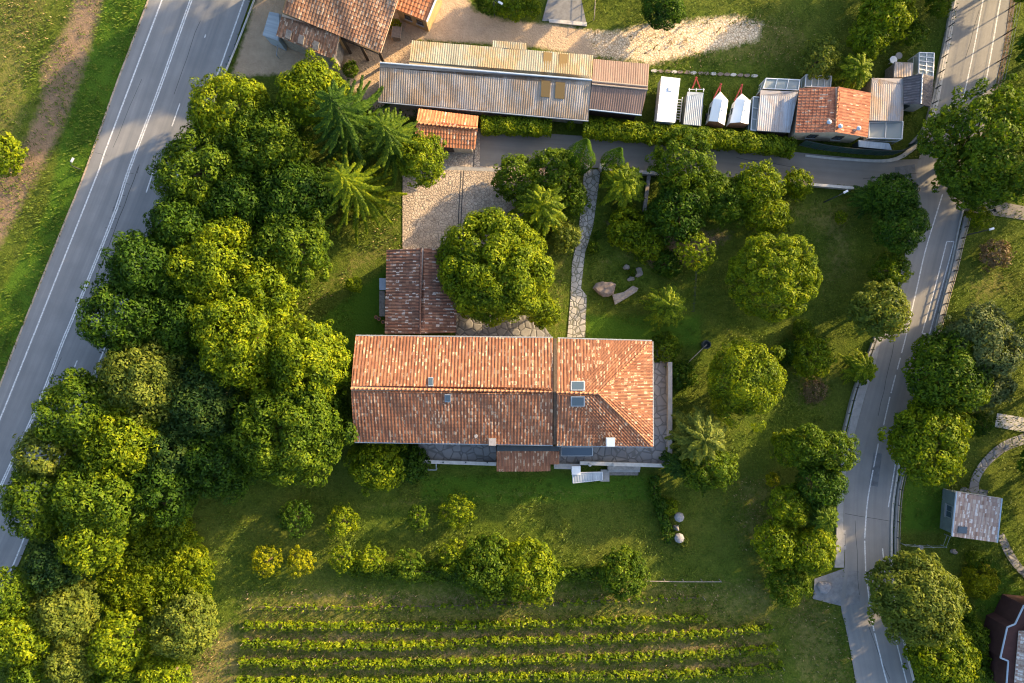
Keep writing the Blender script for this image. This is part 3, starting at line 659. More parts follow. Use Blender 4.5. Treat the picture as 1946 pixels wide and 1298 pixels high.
for i, (y0, x0, x1, zz_) in enumerate(((889, 1155, 1217, .75), (894, 1156, 1216, .5), (900, 1156, 1213, .25))):
    a, b = P(x0, y0, zz_), P(x1, y0, zz_); ST.mb('step', MB().box(((a.x+b.x)/2, a.y, zz_/2), (b.x-a.x, .42, zz_)), ['stone_wall', 'concrete', 'rock'][i])
T2 = Thing('terrace', 'narrow grey slab terrace under the south eaves west of the porch', 'terrace', tuple(P(870, 862)))
m = MB().prism([tuple(P(x, y, .8)[:2]) for x, y in ((795, 838), (943, 840), (943, 880), (797, 876))], 0, .8); T2.mb('platform', m, 'patio_slabs')
m = MB(); wallseg(m, 797, 877, 943, 882, .3, 0, 1.5); T2.mb('parapet', m, 'stone_wall'); m = MB(); wallseg(m, 796, 877, 943, 882, .4, 1.5, 1.62); T2.mb('coping', m, 'concrete_pale')
for x in (800, 842, 885, 926): c = P(x, 879, 1.7); T2.mb('bollard', MB().lathe((c.x, c.y, 1.62), [(.09, 0), (.09, .12)], 8), 'metal_dark')
RL = Thing('handrail', 'short grey metal handrail at the west end of the terrace parapet', 'handrail', tuple(P(822, 888)))
a, b, c, d = P(829, 882, 1.5), P(829, 893, 1.2), P(812, 893, 1.2), P(812, 893, 0)
RL.mb('rail', MB().tube([a, b, c], .07, 6), 'metal_grey'); RL.mb('post', MB().tube([c, Vector((c.x, c.y, 0))], .05, 6), 'metal_grey'); RL.mb('post', MB().tube([b, Vector((b.x, b.y, 0))], .05, 6), 'metal_grey')
# parapet bits standing on things
MT = Thing('market_awning', 'pale folded metal awning over a cellar stair south of the terrace wall', 'awning', tuple(P(1116, 905)))
a, b, c, d = P(1088, 899, 1.6), P(1145, 897, 1.6), P(1145, 912, 1.3), P(1089, 918, 1.3)
V, F, T = [], [], []; slope(V, F, T, [d, c, b, a], d, c, .3, .4, .03, 0, .0, 3); MT.add('panel', V, F, 'sheet_blue', False, T); MT.o.name = 'stair_awning'
m = MB(); fr = MB()
for u, v in ((a, b), (b, c), (c, d), (d, a)): fr.tube([u, v], .05, 5)
MT.mb('frame', fr, 'metal_pale')
for q in (c, d): MT.mb('post', MB().tube([Vector((q.x, q.y, 0)), q-Vector((0, 0, .1))], .05, 5), 'metal_grey')
c = P(1095, 894, 1.9); BX = Thing('storage_cabinet', 'small white square cabinet against the terrace wall above the awning', 'cabinet', (c.x, c.y, 0))
BX.mb('body', MB().box((c.x, c.y, .9), (.9, .85, 1.8)), 'metal_pale'); BX.mb('lid', MB().box((c.x, c.y, 1.86), (1.02, .97, .1)), 'paint_white'); BX.mb('door', MB().box((c.x, c.y-.44, .9), (.7, .04, 1.5)), 'paint_white')
SL_ = Thing('stone_slab', 'grey stone landing slab east of the pale stair awning', 'slab', tuple(P(1148, 905)))
c = P(1150, 903, .3); SL_.mb('slab', MB().box((c.x, c.y, .15), (1.0, 1.3, .3)), 'concrete')
SL_.mb('edge', MB().box((c.x, c.y-.72, .1), (1.05, .12, .2)), 'stone_wall')

# --- barns at the top left
BA = Thing('tiled_barn', 'large old barn with a sagging brown tiled roof at the top left', 'barn', tuple(P(630, 60)))
ze = 4.6
V, F, T = [], [], []
a, b, c, d = P(636, 60, 4.7), P(723, 100, 4.3), P(772, -60, 6.0), P(570, -90, 6.2)
slope(V, F, T, [P(538, 24, 6.0), P(723, 100, 5.3), P(775, -60, 7.3), P(575, -95, 7.7)], P(538, 24, 6.0), P(723, 100, 5.3), seed=21, sag=.09)
slope(V, F, T, [P(525, 68, 4.7), P(636, 114, 4.6), P(644, 68, 5.4), P(536, 26, 5.6)], P(525, 68, 4.7), P(636, 114, 4.6), seed=22, sag=.07)
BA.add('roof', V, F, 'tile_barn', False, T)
m = MB(); m.prism([tuple(P(x, y, 4)[:2]) for x, y in ((541, 30), (640, 70), (648, 40), (700, 60), (745, -60), (578, -90))], 0, 5.0); BA.mb('wall', m, 'plaster_ochre')
m = MB(); m.prism([tuple(P(x, y, 3.8)[:2]) for x, y in ((530, 66), (632, 108), (640, 70), (541, 30))], 0, 4.3); BA.mb('wall', m, 'stone_wall', label='grey stone wall of the lean-to')
for x, y in ((719, 97), (650, 72), (685, 86)):
    q = P(x, y, 4.2); BA.mb('post', MB().box((q.x, q.y, 2.1), (.3, .3, 4.2), .3), 'wood_dark')
m = MB(); q, q2_ = P(650, 74, 4.2), P(720, 101, 4.1); m.tube([q, q2_], .14, 5); BA.mb('beam', m, 'wood_dark')
# roof lights set in the lean-to
for x in (548, 572, 600):
    m = MB(); f0 = (x-525)/111; yy = 68+46*f0
    q = [P(x-3, yy-22, 5.28), P(x+7, yy-18, 5.28), P(x+4, yy-2, 4.98), P(x-6, yy-6, 4.98)]
    m.V = [tuple(v-Vector((0, 0, .1))) for v in q]+[tuple(v+Vector((0, 0, .10))) for v in q]; m.F = [[3, 2, 1, 0], [4, 5, 6, 7], [0, 1, 5, 4], [1, 2, 6, 5], [2, 3, 7, 6], [3, 0, 4, 7]]
    BA.mb('roof_sheet', m, 'wood_grey')
BB = mono('ochre_barn', 'ochre walled barn with a pinkish ribbed tile roof, behind the corner of the large barn', 'barn', [(745, 14), (811, 41), (840, -30), (770, -60)], [3.6, 3.6, 4.3, 4.3], (0, 1), 'tile_orange', 'plaster_ochre', .4, .05, .3, 24, .03, .5)
m = MB(); 
for (x0, y0, x1, y1) in ((811, 41, 840, -30),):
    m.tube([P(x0, y0, 3.7), P(x1, y1, 4.4)], .11, 6)
BB.mb('gutter', m, 'paint_white')
a, b = BB.foot[0], BB.foot[1]
for i in (.35, .75): c = a+(b-a)*i; dd = (b-a).normalized(); window(BB, (c.x, c.y, 1.8), (dd.x, dd.y), .7, .9)
MS = mono('metal_shed', 'pale blue sheet metal lean-to shed against the west side of the large barn', 'shed', [(512, 22), (533, 27), (529, 78), (499, 67)], [2.9, 3.1, 3.1, 2.6], (3, 0), 'sheet_blue', 'metal_blue', .5, .02, .1, 25)
c = P(532, 98); m = MB().tube([P(533, 86, 0)+Vector((0, 0, .9)), P(530, 112, 0)+Vector((0, 0, .9))], .05, 5); PR = Thing('railing', 'short grey railing south of the blue metal shed', 'railing', tuple(c)); PR.mb('rail', m, 'metal_grey')
for y in (87, 111): q = P(533-(y-87)*.1, y); PR.mb('post', MB().tube([q, q+Vector((0, 0, .9))], .05, 5), 'metal_grey')
c = P(636, 124); GT = Thing('cattle_gate', 'grey tubular gate folded at the south corner of the large barn', 'gate', tuple(c))
for pts_ in ([(628, 113), (625, 126)], [(625, 126), (648, 131)], [(643, 110), (636, 128)]):
    a, b = P(*pts_[0]), P(*pts_[1]); m = MB()
    for z in (.3, .7, 1.1): m.tube([a+Vector((0, 0, z)), b+Vector((0, 0, z))], .06, 5)
    for q in (a, b): m.tube([q, q+Vector((0, 0, 1.2))], .06, 5)
    GT.mb('panel', m, 'metal_grey')
c = P(756, 68); CB = Thing('wooden_crate', 'grey lidded wooden crate standing beside the corner of the large barn', 'crate', tuple(c))
CB.mb('body', MB().box((c.x, c.y, .5), (.9, 1.2, 1.0), -.1), 'wood_grey'); CB.mb('lid', MB().box((c.x, c.y, 1.04), (1.0, 1.3, .07), -.1), 'wood_grey'); m = MB()
for s_ in (-.52, .52): m.box((c.x+s_, c.y, 1.0), (.07, 1.4, .14), -.1)
CB.mb('handle', m, 'wood_pale')

# --- long fibre cement shed
LS = Thing('long_shed', 'long open shed roofed in stained corrugated fibre cement sheets north of the hedge', 'shed', tuple(P(920, 150)))
zr, ze1, ze2 = 4.2, 3.6, 2.9
V, F, T = [], [], []
slope(V, F, T, [P(777, 119+3, zr-.02), P(1124, 151, zr-.02), P(1127, 105, ze1), P(783, 77, ze1)], P(783, 77, ze1), P(1127, 105, ze1), .26, .4, .045, 0, .03, 31)
slope(V, F, T, [P(936, 90, ze1+.03), P(1001, 95, ze1+.03), P(1002, 82, ze1-.1), P(937, 77, ze1-.1)], P(937, 77, ze1-.1), P(1002, 82, ze1-.1), .26, .4, .045, 0, .01, 32)
LS.add('roof', V, F, 'sheet_fibre_north', False, T, label='pale yellowish north slope of corrugated sheets')
V, F, T = [], [], []
slope(V, F, T, [P(719, 192, ze2), P(1118, 228, ze2), P(1124, 153, zr), P(722, 119, zr)], P(719, 192, ze2), P(1118, 228, ze2), .26, .4, .045, 0, .03, 33)
LS.add('roof', V, F, 'sheet_fibre_south', False, T, label='grey south slope of corrugated sheets with brown stains')
m = MB(); m.tube([P(722, 119, zr+.06), P(1125, 152, zr+.06)], .11, 6); LS.mb('ridge_cap', m, 'metal_blue')
for (x0, y0, x1, y1, z0, z1) in ((1033, 99, 1049, 133, 3.68, 4.02), (1063, 102, 1079, 136, 3.68, 4.02), (1029, 153, 1046, 184, 4.11, 3.58), (1056, 156, 1074, 187, 4.11, 3.58)):
    q = [P(x0, y0, z0), P(x1, y0+1.5, z0), P(x1-1.5, y1+1.5, z1), P(x0-1.5, y1, z1)]; m = MB()
    m.V = [tuple(v) for v in q]+[tuple(v+Vector((0, 0, .06))) for v in q]; m.F = [[3, 2, 1, 0], [4, 5, 6, 7], [0, 1, 5, 4], [1, 2, 6, 5], [2, 3, 7, 6], [3, 0, 4, 7]]
    LS.mb('roof_light', m, 'sheet_trans')
m = MB(); m.prism([tuple(P(x, y, 3.5)[:2]) for x, y in ((726, 122), (1120, 156), (1114, 218), (724, 184))], 0, 2.7); LS.mb('wall', m, 'stone_wall')
m = MB(); m.prism([tuple(P(x, y, 3.8)[:2]) for x, y in ((788, 84), (1122, 110), (1120, 150), (784, 124))], 0, 3.2); LS.mb('wall', m, 'wood_grey')
m = MB(); m.tube([P(719, 194, ze2-.05), P(1118, 230, ze2-.05)], .09, 6); LS.mb('gutter', m, 'metal_grey')
BS = gable('brown_shed', 'brown corrugated metal shed joined to the east end of the long shed', 'shed', [(1128, 112), (1234, 122)], [(1120, 206), (1219, 217)], [(1125, 157), (1231, 167)], 3.3, 4.2, 'sheet_brown', 'wood_dark', .26, .4, .035, 0, .01, ridgemat=None, seed=35)
m = MB()
for dy in (-3, 3): m.tube([P(1125, 157+dy, 4.2), P(1231, 167+dy, 4.2)], .1, 6)
BS.mb('ridge_cap', m, 'sheet_fibre_south'); m = MB(); m.tube([P(1120, 208, 3.25), P(1219, 219, 3.25)], .09, 6); BS.mb('gutter', m, 'metal_blue')
ES = gable('tiled_shed', 'small shed with an orange tiled roof between the long shed and the courtyard', 'shed', [(796, 207), (909, 221)], [(788, 275), (902, 284)], [(791, 234), (907, 245)], 2.9, 3.7, 'tile_orange', 'plaster', .34, .5, .05, .03, .02, seed=36, ridgemat='tile_plain')
m = MB(); q = ES.foot
c = (q[3]+q[2])/2; ES.mb('door', MB().box((c.x, c.y-.02, 1.1), (2.4, .1, 2.2)), 'wood_dark')

# --- row by the caravans
def caravan_box():
    x0 = [P(1257, 145, 2.6), P(1293, 149, 2.6), P(1283, 233, 2.6), P(1248, 230, 2.6)]; c = sum(x0, Vector())/4
    T_ = Thing('box_trailer', 'plain white flat roofed box trailer parked beside the brown shed', 'trailer', (c.x, c.y, 0)); 
    ins = [Vector(q) for q in inset(x0, .05)]; m = MB(); m.V = [(q.x, q.y, .5) for q in ins]+[(q.x, q.y, 2.5) for q in ins]; m.F = [[0, 1, 5, 4], [1, 2, 6, 5], [2, 3, 7, 6], [3, 0, 4, 7], [3, 2, 1, 0], [4, 5, 6, 7]]
    T_.mb('body', m, 'paint_white'); T_.mb('roof', MB().prism([(q.x, q.y) for q in x0], 2.5, 2.6), 'trailer_white'); sm = MB()
    for f in (.2, .4, .6, .8): sm.tube([x0[0].lerp(x0[3], f)+Vector((0, 0, .005)), x0[1].lerp(x0[2], f)+Vector((0, 0, .005))], .02, 4)
    T_.mb('seam', sm, 'metal_pale'); T_.mb('roof_vent', MB().box((c.x+.2, c.y+1.2, 2.65), (.45, .45, .12)), 'metal_pale')
    rz = math.atan2((x0[0]-x0[3]).y, (x0[0]-x0[3]).x)-math.pi/2
    for s_ in (-1, 1):
        for k in (-.5, .5):
            w = c+Vector((math.cos(rz), math.sin(rz), 0))*s_*.95+Vector((-math.sin(rz), math.cos(rz), 0))*k
            T_.mb('wheel', MB().tube([(w.x-.12, w.y, .33), (w.x+.12, w.y, .33)], .33, 12), 'metal_dark')
    q = (x0[0]+x0[1])/2; T_.mb('step', MB().box((q.x-.1, q.y+.2, .35), (.5, .4, .08)), 'rock_pink'); q = (x0[2]+x0[3])/2
    T_.mb('door', MB().box((q.x, q.y+.0, 1.5), (1.2, .05, 1.7), rz), 'metal_grey')
caravan_box()
def drawbar(T_, tip, base, spread, red='paint_red'):
    m = MB(); d = Vector((spread, 0, 0)); m.tube([tip, base+d], .08, 6); m.tube([tip, base-d], .08, 6); m.lathe((tip.x, tip.y, tip.z-.1), [(.12, 0), (.16, .1), (.08, .25)], 8)
    T_.mb('drawbar', m, red); T_.mb('jockey_wheel', MB().tube([tip-Vector((0, .15, .0)), (tip.x, tip.y-.15, .12)], .05, 6), 'metal_dark')
def pointed(name, label, tip, rn, rs, ls, ln, hitch):
    ze, zr = 2.1, 2.65
    pt_, rn_, rs_, ls_, ln_ = P(*tip, 2.2), P(*rn, ze), P(*rs, ze), P(*ls, ze), P(*ln, ze); c = (rn_+rs_+ls_+ln_)/4
    T_ = Thing(name, label, 'caravan', (c.x, c.y, 0), 'white pitched roof caravans in a row')
    r0 = Vector(((rn_.x+ln_.x)/2, (rn_.y+ln_.y)/2-.2, zr)); r1_ = Vector(((rs_.x+ls_.x)/2, (rs_.y+ls_.y)/2, zr))
    m = MB(); m.V = [tuple(q) for q in (pt_, rn_, rs_, ls_, ln_, r0, r1_)]; m.F = [[5, 1, 2, 6][::-1], [4, 5, 6, 3][::-1], [0, 1, 5][::-1], [4, 0, 5][::-1]]
    T_.mb('roof', m, 'trailer_white')
    m = MB(); ring = [pt_, rn_, rs_, ls_, ln_]; cc = c
    ri = [q+(cc-q).normalized()*.06 for q in ring]
    m.V = [(q.x, q.y, .45) for q in ri]+[(q.x, q.y, q.z-.03) for q in ri]; m.F = [[i, (i+1) % 5, 5+(i+1) % 5, 5+i] for i in range(5)]+[[4, 3, 2, 1, 0]]
    T_.mb('body', m, 'paint_white')
    m = MB(); m.V = [tuple(q-Vector((0, .02, .0))) for q in (ls_-Vector((0, 0, 1.5)), rs_-Vector((0, 0, 1.5)), rs_, r1_, ls_)]; m.F = [[0, 1, 2, 3, 4]]; T_.mb('rear_panel', m, 'tile_plain')
    for s_ in (-1, 1): T_.mb('wheel', MB().tube([(c.x+s_*.95-.1, c.y, .32), (c.x+s_*.95+.1, c.y, .32)], .32, 12), 'metal_dark')
    T_.mb('roof_vent', MB().box(((r0.x+r1_.x)/2+.35, (r0.y+r1_.y)/2+.3, 2.56), (.4, .4, .14)), 'metal_pale'); T_.mb('trim', MB().tube([r0+Vector((0, 0, .02)), r1_+Vector((0, 0, .02))], .03, 5), 'metal_grey')
    for s_, q_ in ((-1, (ls_+ln_)/2), (1, (rs_+rn_)/2)): T_.mb('window', MB().box((q_.x-s_*.02, q_.y, 1.45), (.06, 1.0, .5), -.09), 'glass_dark')
    drawbar(T_, P(*hitch, .5), Vector((pt_.x, pt_.y-.3, .5)), .35)
pointed('caravan', 'white caravan with pitched roof and pointed nose, nearer the grey roofed trailer', (1369, 174), (1384, 191), (1377, 238), (1347, 230), (1356, 188), (1370, 160))
pointed('caravan', 'white caravan with pitched roof and pointed nose, beside the grey sheet roofed shed', (1410, 178), (1427, 192), (1422, 236), (1387, 234), (1399, 188), (1410, 162))
GR = mono('covered_trailer', 'narrow trailer with a grey ribbed metal roof between the white box and the caravans', 'trailer', [(1307, 174), (1337, 176), (1332, 239), (1299, 236)], [2.3, 2.3, 2.2, 2.2], (3, 2), 'sheet_blue', 'metal_dark', .22, .05, .06, 41, wallz=.45)
drawbar(GR, P(1323, 148, .5), P(1323, 168, .5), .45); m = MB()
for x in (1310, 1323, 1337): m.tube([P(x, 174, .5), P(x, 168, 1.2), P(x, 174, 2.0)], .05, 5)
m.tube([P(1308, 170, 1.2), P(1339, 170, 1.2)], .05, 5); GR.mb('rack', m, 'metal_pale')
for s_ in (-1, 1): c = P(1318, 206); GR.mb('wheel', MB().tube([(c.x+s_*.9-.1, c.y, .32), (c.x+s_*.9+.1, c.y, .32)], .32, 12), 'metal_dark')
LD = Thing('ladder', 'grey ladder lying flat in the grass along the white box trailer', 'ladder', tuple(P(1290, 210)))
m = MB(); a, b, c, d = P(1287, 184, .3), P(1297, 185, .3), P(1292, 232, .3), P(1284, 231, .3); m.tube([a, d], .07, 5); m.tube([b, c], .07, 5); LD.mb('rail', m, 'metal_pale'); m = MB()
for i in range(1, 9): f = i/9; m.tube([a+(d-a)*f, b+(c-b)*f], .06, 5)
LD.mb('rung', m, 'metal_pale')
def frame_house(name, label, cat, pts, z, nx_, ny_, mat='metal_pale', pane='glass_pane'):
    q = [P(x, y, z) for x, y in pts]; c = sum(q, Vector())/4; T_ = Thing(name, label, cat, (c.x, c.y, 0)); m = MB()
    for i in range(4):
        m.tube([q[i], q[(i+1) % 4]], .07, 5)
        m.tube([Vector((q[i].x, q[i].y, 0)), q[i]], .07, 5); m.tube([Vector((q[i].x, q[i].y, z/2)), Vector((q[(i+1) % 4].x, q[(i+1) % 4].y, z/2))], .04, 5)
    for i in range(1, nx_): f = i/nx_; m.tube([q[0]+(q[1]-q[0])*f, q[3]+(q[2]-q[3])*f], .05, 5)
    for i in range(1, ny_): f = i/ny_; m.tube([q[0]+(q[3]-q[0])*f, q[1]+(q[2]-q[1])*f], .05, 5)
    T_.mb('frame', m, mat); p_ = MB(); k = 0
    p_.V = [(a.x, a.y, .05) for a in q]+[(a.x, a.y, z-.09) for a in q]; p_.F = [[4, 5, 6, 7], [0, 1, 5, 4], [1, 2, 6, 5], [2, 3, 7, 6], [3, 0, 4, 7]]; T_.mb('pane', p_, pane); return T_
mono('sheet_shed', 'grey and rusty sheet roofed shed between the caravans and the red roofed cottage', 'shed', [(1446, 171), (1517, 174), (1501, 252), (1439, 248)], [2.6, 2.6, 2.4, 2.4], (3, 2), 'sheet_grey', 'wood_dark', .25, .04, .1, 42)
frame_house('wire_pen', 'pale framed pen joined to the north end of the grey sheet shed', 'pen', [(1456, 149), (1520, 152), (1517, 171), (1450, 168)], 2.3, 3, 1)
frame_house('wire_pen', 'narrow pale framed pen against the west side of the grey sheet shed', 'pen', [(1432, 184), (1444, 185), (1437, 248), (1427, 247)], 1.9, 1, 3)
frame_house('wire_pen', 'pale framed pen behind the north wall of the red roofed cottage', 'pen', [(1532, 142), (1580, 145), (1578, 166), (1530, 164)], 2.3, 4, 1)
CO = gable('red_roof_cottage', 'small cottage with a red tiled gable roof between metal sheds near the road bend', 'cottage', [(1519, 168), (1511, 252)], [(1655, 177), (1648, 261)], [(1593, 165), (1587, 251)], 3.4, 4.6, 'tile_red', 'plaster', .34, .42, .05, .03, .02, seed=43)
a, b = CO.foot[1], CO.foot[2]; dd = (b-a).normalized()
for i in (.3, .7): c = a+(b-a)*i; window(CO, (c.x, c.y, 1.8), (dd.x, dd.y), .9, 1.1)
for x, y, z in ((1574, 233, 4.5), (1595, 241, 4.5), (1630, 245, 3.9)):
    c = P(x, y, z); CO.mb('vent_pipe', MB().lathe((c.x, c.y, z-.3), [(.12, 0), (.12, .5), (.25, .52), (.28, .6), (.05, .8)], 8), 'metal_blue')
mono('rusty_shed', 'shed with a rust stained sheet roof east of the red roofed cottage', 'shed', [(1657, 148), (1719, 149), (1716, 230), (1652, 229)], [2.9, 2.9, 2.7, 2.7], (3, 2), 'sheet_rust', 'wood_grey', .25, .04, .1, 44)
frame_house('wire_pen', 'square pale framed pen at the south end of the rust stained shed', 'pen', [(1652, 232), (1716, 231), (1714, 264), (1651, 262)], 2.2, 2, 1)
mono('rusty_shed', 'little brown sheet roofed shed north west of the dark slate roofed shed', 'shed', [(1701, 117), (1735, 119), (1733, 146), (1699, 147)], [2.4, 2.4, 2.3, 2.3], (3, 2), 'sheet_rust', 'wood_grey', .3, .04, .08, 45)
DS = gable('slate_shed', 'small shed with a dark ribbed gable roof right beside the road fence', 'shed', [(1717, 147), (1717, 197)], [(1774, 146), (1768, 203)], [(1753, 140), (1750, 197)], 3.0, 3.9, 'tile_slate', 'concrete_pale', .3, .4, .04, .02, .01, seed=46, ridgemat='metal_pale', rr=.08)
a, b = DS.foot[1], DS.foot[2]; dd = (b-a).normalized(); c = (a+b)/2; DS.mb('door', MB().box((c.x-.6, c.y-.03, 1.0), (.7, .08, 1.9), math.atan2(dd.y, dd.x)), 'metal_dark')
frame_house('greenhouse', 'pale framed greenhouse north of the dark slate roofed shed by the road', 'greenhouse', [(1747, 100), (1775, 101), (1773, 146), (1746, 139)], 2.4, 2, 5)
mono('sheet_canopy', 'low pale metal canopy south of the red roofed cottage above the dark screen fence', 'canopy', [(1632, 266), (1690, 272), (1695, 285), (1632, 279)], [1.9, 1.9, 1.7, 1.7], (3, 2), 'sheet_blue', 'metal_dark', .4, .02, .1, 47)
WB = Thing('garden_table', 'small white table among the clutter west of the small brown shed', 'table', tuple(P(1692, 118))); c = P(1692, 118)
WB.mb('table_top', MB().lathe((c.x, c.y, .68), [(.42, 0), (.45, .03), (.42, .06)], 14), 'paint_white')
for s_ in (-1, 1):
    for k in (-1, 1): WB.mb('leg', MB().tube([(c.x+s_*.2, c.y+k*.2, .68), (c.x+s_*.3, c.y+k*.3, -.03)], .03, 5), 'paint_white')
TB = Thing('water_tub', 'round pale tub in the grass north of the small brown shed', 'tub', tuple(P(1704, 109))); c = P(1704, 109)
TB.mb('tub', MB().lathe((c.x, c.y, 0), [(.30, 0), (.36, .5), (.32, .5), (.28, .12)], 14), 'concrete_pale'); TB.mb('rim', MB().lathe((c.x, c.y, .49), [(.33, 0), (.40, 0), (.40, .05), (.33, .05)], 14), 'concrete')
c = P(1691, 141); BD = Thing('leaning_board', 'pale blue and white board resting against the small brown shed', 'board', tuple(c)); 
BD.mb('board', MB().box((c.x, c.y, .5), (.9, 1.1, .06), .1), 'metal_blue'); BD.mb('edge', MB().box((c.x+.42, c.y+.04, .55), (.2, 1.1, .1), .1), 'paint_white'); BD.mb('support', MB().box((c.x, c.y, .23), (.7, .8, .46), .1), 'wood_dark')

# stepping stones
xs = [1243, 1256, 1269, 1281, 1293, 1306, 1318, 1331, 1343, 1356, 1369, 1382, 1394, 1407, 1420, 1434]
st = None
for i, x in enumerate(xs):
    c = P(x, 134.5+(x-1243)*.05); rr = random.Random(i)
    m = MB(); k = 7; pts_ = [((.33+rr.uniform(-.05, .05))*math.cos(6.283*j/k)*1.15+c.x, (.2+rr.uniform(-.03, .04))*math.sin(6.283*j/k)+c.y) for j in range(k)]
    m.prism(pts_, -.1, .05); o = mesh('stepping_stone', m.V, m.F, 'rock_pink' if i % 3 else 'concrete_pale', (c.x, c.y, 0)); o.location = (c.x, c.y, 0)
    props(o, 'pale flat stone in the row crossing the grass north of the parked trailers', 'stepping stone', 'stepping stones north of the trailers')

# --- right hand plot
CK = mono('garden_pavilion', 'square garden building with a pale checkered tile roof at the end of the curved path', 'garden building', [(1818, 934), (1904, 947), (1895, 1031), (1809, 1019)], [3.0, 3.0, 2.8, 2.8], (3, 2), 'tile_checker', 'paint_teal', .46, .04, .25, 51, .03, .46)
CK.mb('gutter', MB().tube([P(1818, 934, 3.02), P(1809, 1019, 2.85)], .09, 6), 'metal_blue'); CK.mb('gutter', MB().tube([P(1904, 947, 3.02), P(1895, 1031, 2.85)], .09, 6), 'metal_blue')
c = P(1829, 1007, 3.0); CK.mb('roof_hatch', MB().box((c.x, c.y, 3.0), (1.0, .75, .12), -.1), 'glass_sky')
q = CK.foot; c = q[0]+(q[3]-q[0])*.5; d_ = (q[3]-q[0]).normalized(); window(CK, (c.x, c.y, 1.6), (d_.x, d_.y), 1.4, 1.1, 'metal_grey')
RH = Thing('red_house', 'dark red walled house with grey tiled roof cut by the right edge', 'house', tuple(P(1960, 1260)))
m = MB().prism([tuple(P(x, y, 3.6)[:2]) for x, y in ((1946, 1150), (1929, 1186), (1914, 1192), (1901, 1250), (1916, 1256), (1912, 1310), (2060, 1330), (2060, 1160))], 0, 3.6); RH.mb('wall', m, 'plaster_red')
m = MB()
for a_, b_ in (((1946, 1150), (1929, 1186)), ((1929, 1186), (1914, 1192)), ((1914, 1192), (1901, 1250)), ((1901, 1250), (1916, 1256)), ((1916, 1256), (1912, 1310))): m.tube([P(*a_, 3.65), P(*b_, 3.65)], .1, 6)
RH.mb('gutter', m, 'metal_blue'); V, F, T = [], [], []
a, b, c, d = P(1927, 1305, 3.9), P(1936, 1200, 3.9), P(2000, 1200, 5.4), P(1995, 1310, 5.4); slope(V, F, T, [a, b, c, d], a, b, .34, .42, .05, .03, .02, 53); RH.add('roof', V, F, 'tile_checker', False, T)
c = P(1905, 1225, 2.2); window(RH, (c.x+.2, c.y, 1.8), (.2, -1), 1.0, 1.2, 'paint_white')

# ------------------------------------------------------------------ fences, walls, poles
def fence(name, label, pts, h, n, rails, mats=('wood_dark', 'wood_grey'), r=.05, rr=.03, cat='fence', group=None, screen=None, base=None, zb=0.0):
    w, s = spline(W2(pts), n); c = w[len(w)//2]; T_ = Thing(name, label, cat, (c[0], c[1], 0), group)
    for q in w: T_.mb('post', MB().tube([(q[0], q[1], zb-.05), (q[0], q[1], h)], [r, r*.9], 6), mats[0])
    for z in rails: T_.mb('rail' if rr > .02 else 'wire', MB().tube([(q[0], q[1], z) for q in w], rr, 4), mats[1])
    if screen:
        m = MB()
        for q in w: m.V += [(q[0], q[1], .05), (q[0], q[1], h-.05)]
        m.F = [[2*i, 2*i+2, 2*i+3, 2*i+1] for i in range(len(w)-1)]; a = offs(w, .03); k = len(m.V)
        for q in a: m.V += [(q[0], q[1], .05), (q[0], q[1], h-.05)]
        m.F += [[k+2*i+1, k+2*i+3, k+2*i+2, k+2*i] for i in range(len(w)-1)]+[[2*i+1, 2*i+3, k+2*i+3, k+2*i+1] for i in range(len(w)-1)]
        T_.mb('screen', m, screen)
    if base:
        m = MB(); a, b = offs(w, base/2), offs(w, -base/2)
        for q, q2_ in zip(a, b): m.V += [(q[0], q[1], -.1), (q[0], q[1], .35), (q2_[0], q2_[1], .35), (q2_[0], q2_[1], -.1)]
        for i in range(len(w)-1):
            for j in range(3): m.F.append([4*i+j, 4*i+j+1, 4*i+j+5, 4*i+j+4])
        T_.mb('base_wall', m, 'concrete')
    return T_
GRD = fence('guardrail', 'steel guardrail along the east side of the highway beside the barn yard', [(505, -60), (486, 0), (455, 80), (423, 158), (372, 285), (330, 385)], .8, 16, [], ('metal_dark', 'metal_grey'), .08, cat='guardrail')
w, s = spline(W2([(505, -60), (486, 0), (455, 80), (423, 158), (372, 285), (330, 385)]), 30); m = MB()
prof = [(-.02, .42), (.06, .50), (-.02, .58), (.06, .66), (-.02, .78)]
for i, q in enumerate(w):
    nn = offs(w, -1)[i]-q
    for d_, z in prof: m.V.append((q[0]+nn[0]*(d_-.1), q[1]+nn[1]*(d_-.1), z))
    for d_, z in prof[::-1]: m.V.append((q[0]+nn[0]*(d_-.13), q[1]+nn[1]*(d_-.13), z))
for i in range(len(w)-1):
    for j in range(10): a = i*10+j; b = i*10+(j+1) % 10; m.F.append([a, b, b+10, a+10])
GRD.mb('rail', m, 'metal_pale')
fence('road_fence', 'post fence along the west side of the road from the top edge to the bend', [(1817, -35), (1805, 25), (1799, 58), (1792, 92), (1785, 126), (1778, 158), (1771, 189), (1764, 220), (1752, 250), (1728, 276)], 1.4, 12, (.5, 1.0), ('metal_dark', 'metal_dark'), .07, .018, base=.3)
fence('screen_fence', 'dark green screen fence on a low wall round the bend south of the cottage', [(1518, 276), (1560, 285), (1620, 292), (1690, 295), (1722, 283), (1748, 258)], 2.1, 16, (.1, 2.05), ('metal_dark', 'metal_dark'), .05, .03, screen='screen_green')
fence('wire_fence', 'tall posts with wires in the grass along the top right corner', [(1925, -30), (1911, 35), (1898, 105), (1884, 165), (1868, 215)], 2.4, 6, (.6, 1.2, 1.8, 2.3), ('wood_dark', 'metal_grey'), .07, .015)
fence('timber_fence', 'brown timber rail fence along the verge below the side road junction', [(1836, 412), (1822, 462), (1811, 510), (1797, 560), (1784, 610), (1776, 640)], 1.1, 12, (.3, .65, 1.0), ('wood_dark', 'wood_pale'), .08, .06, base=.5)
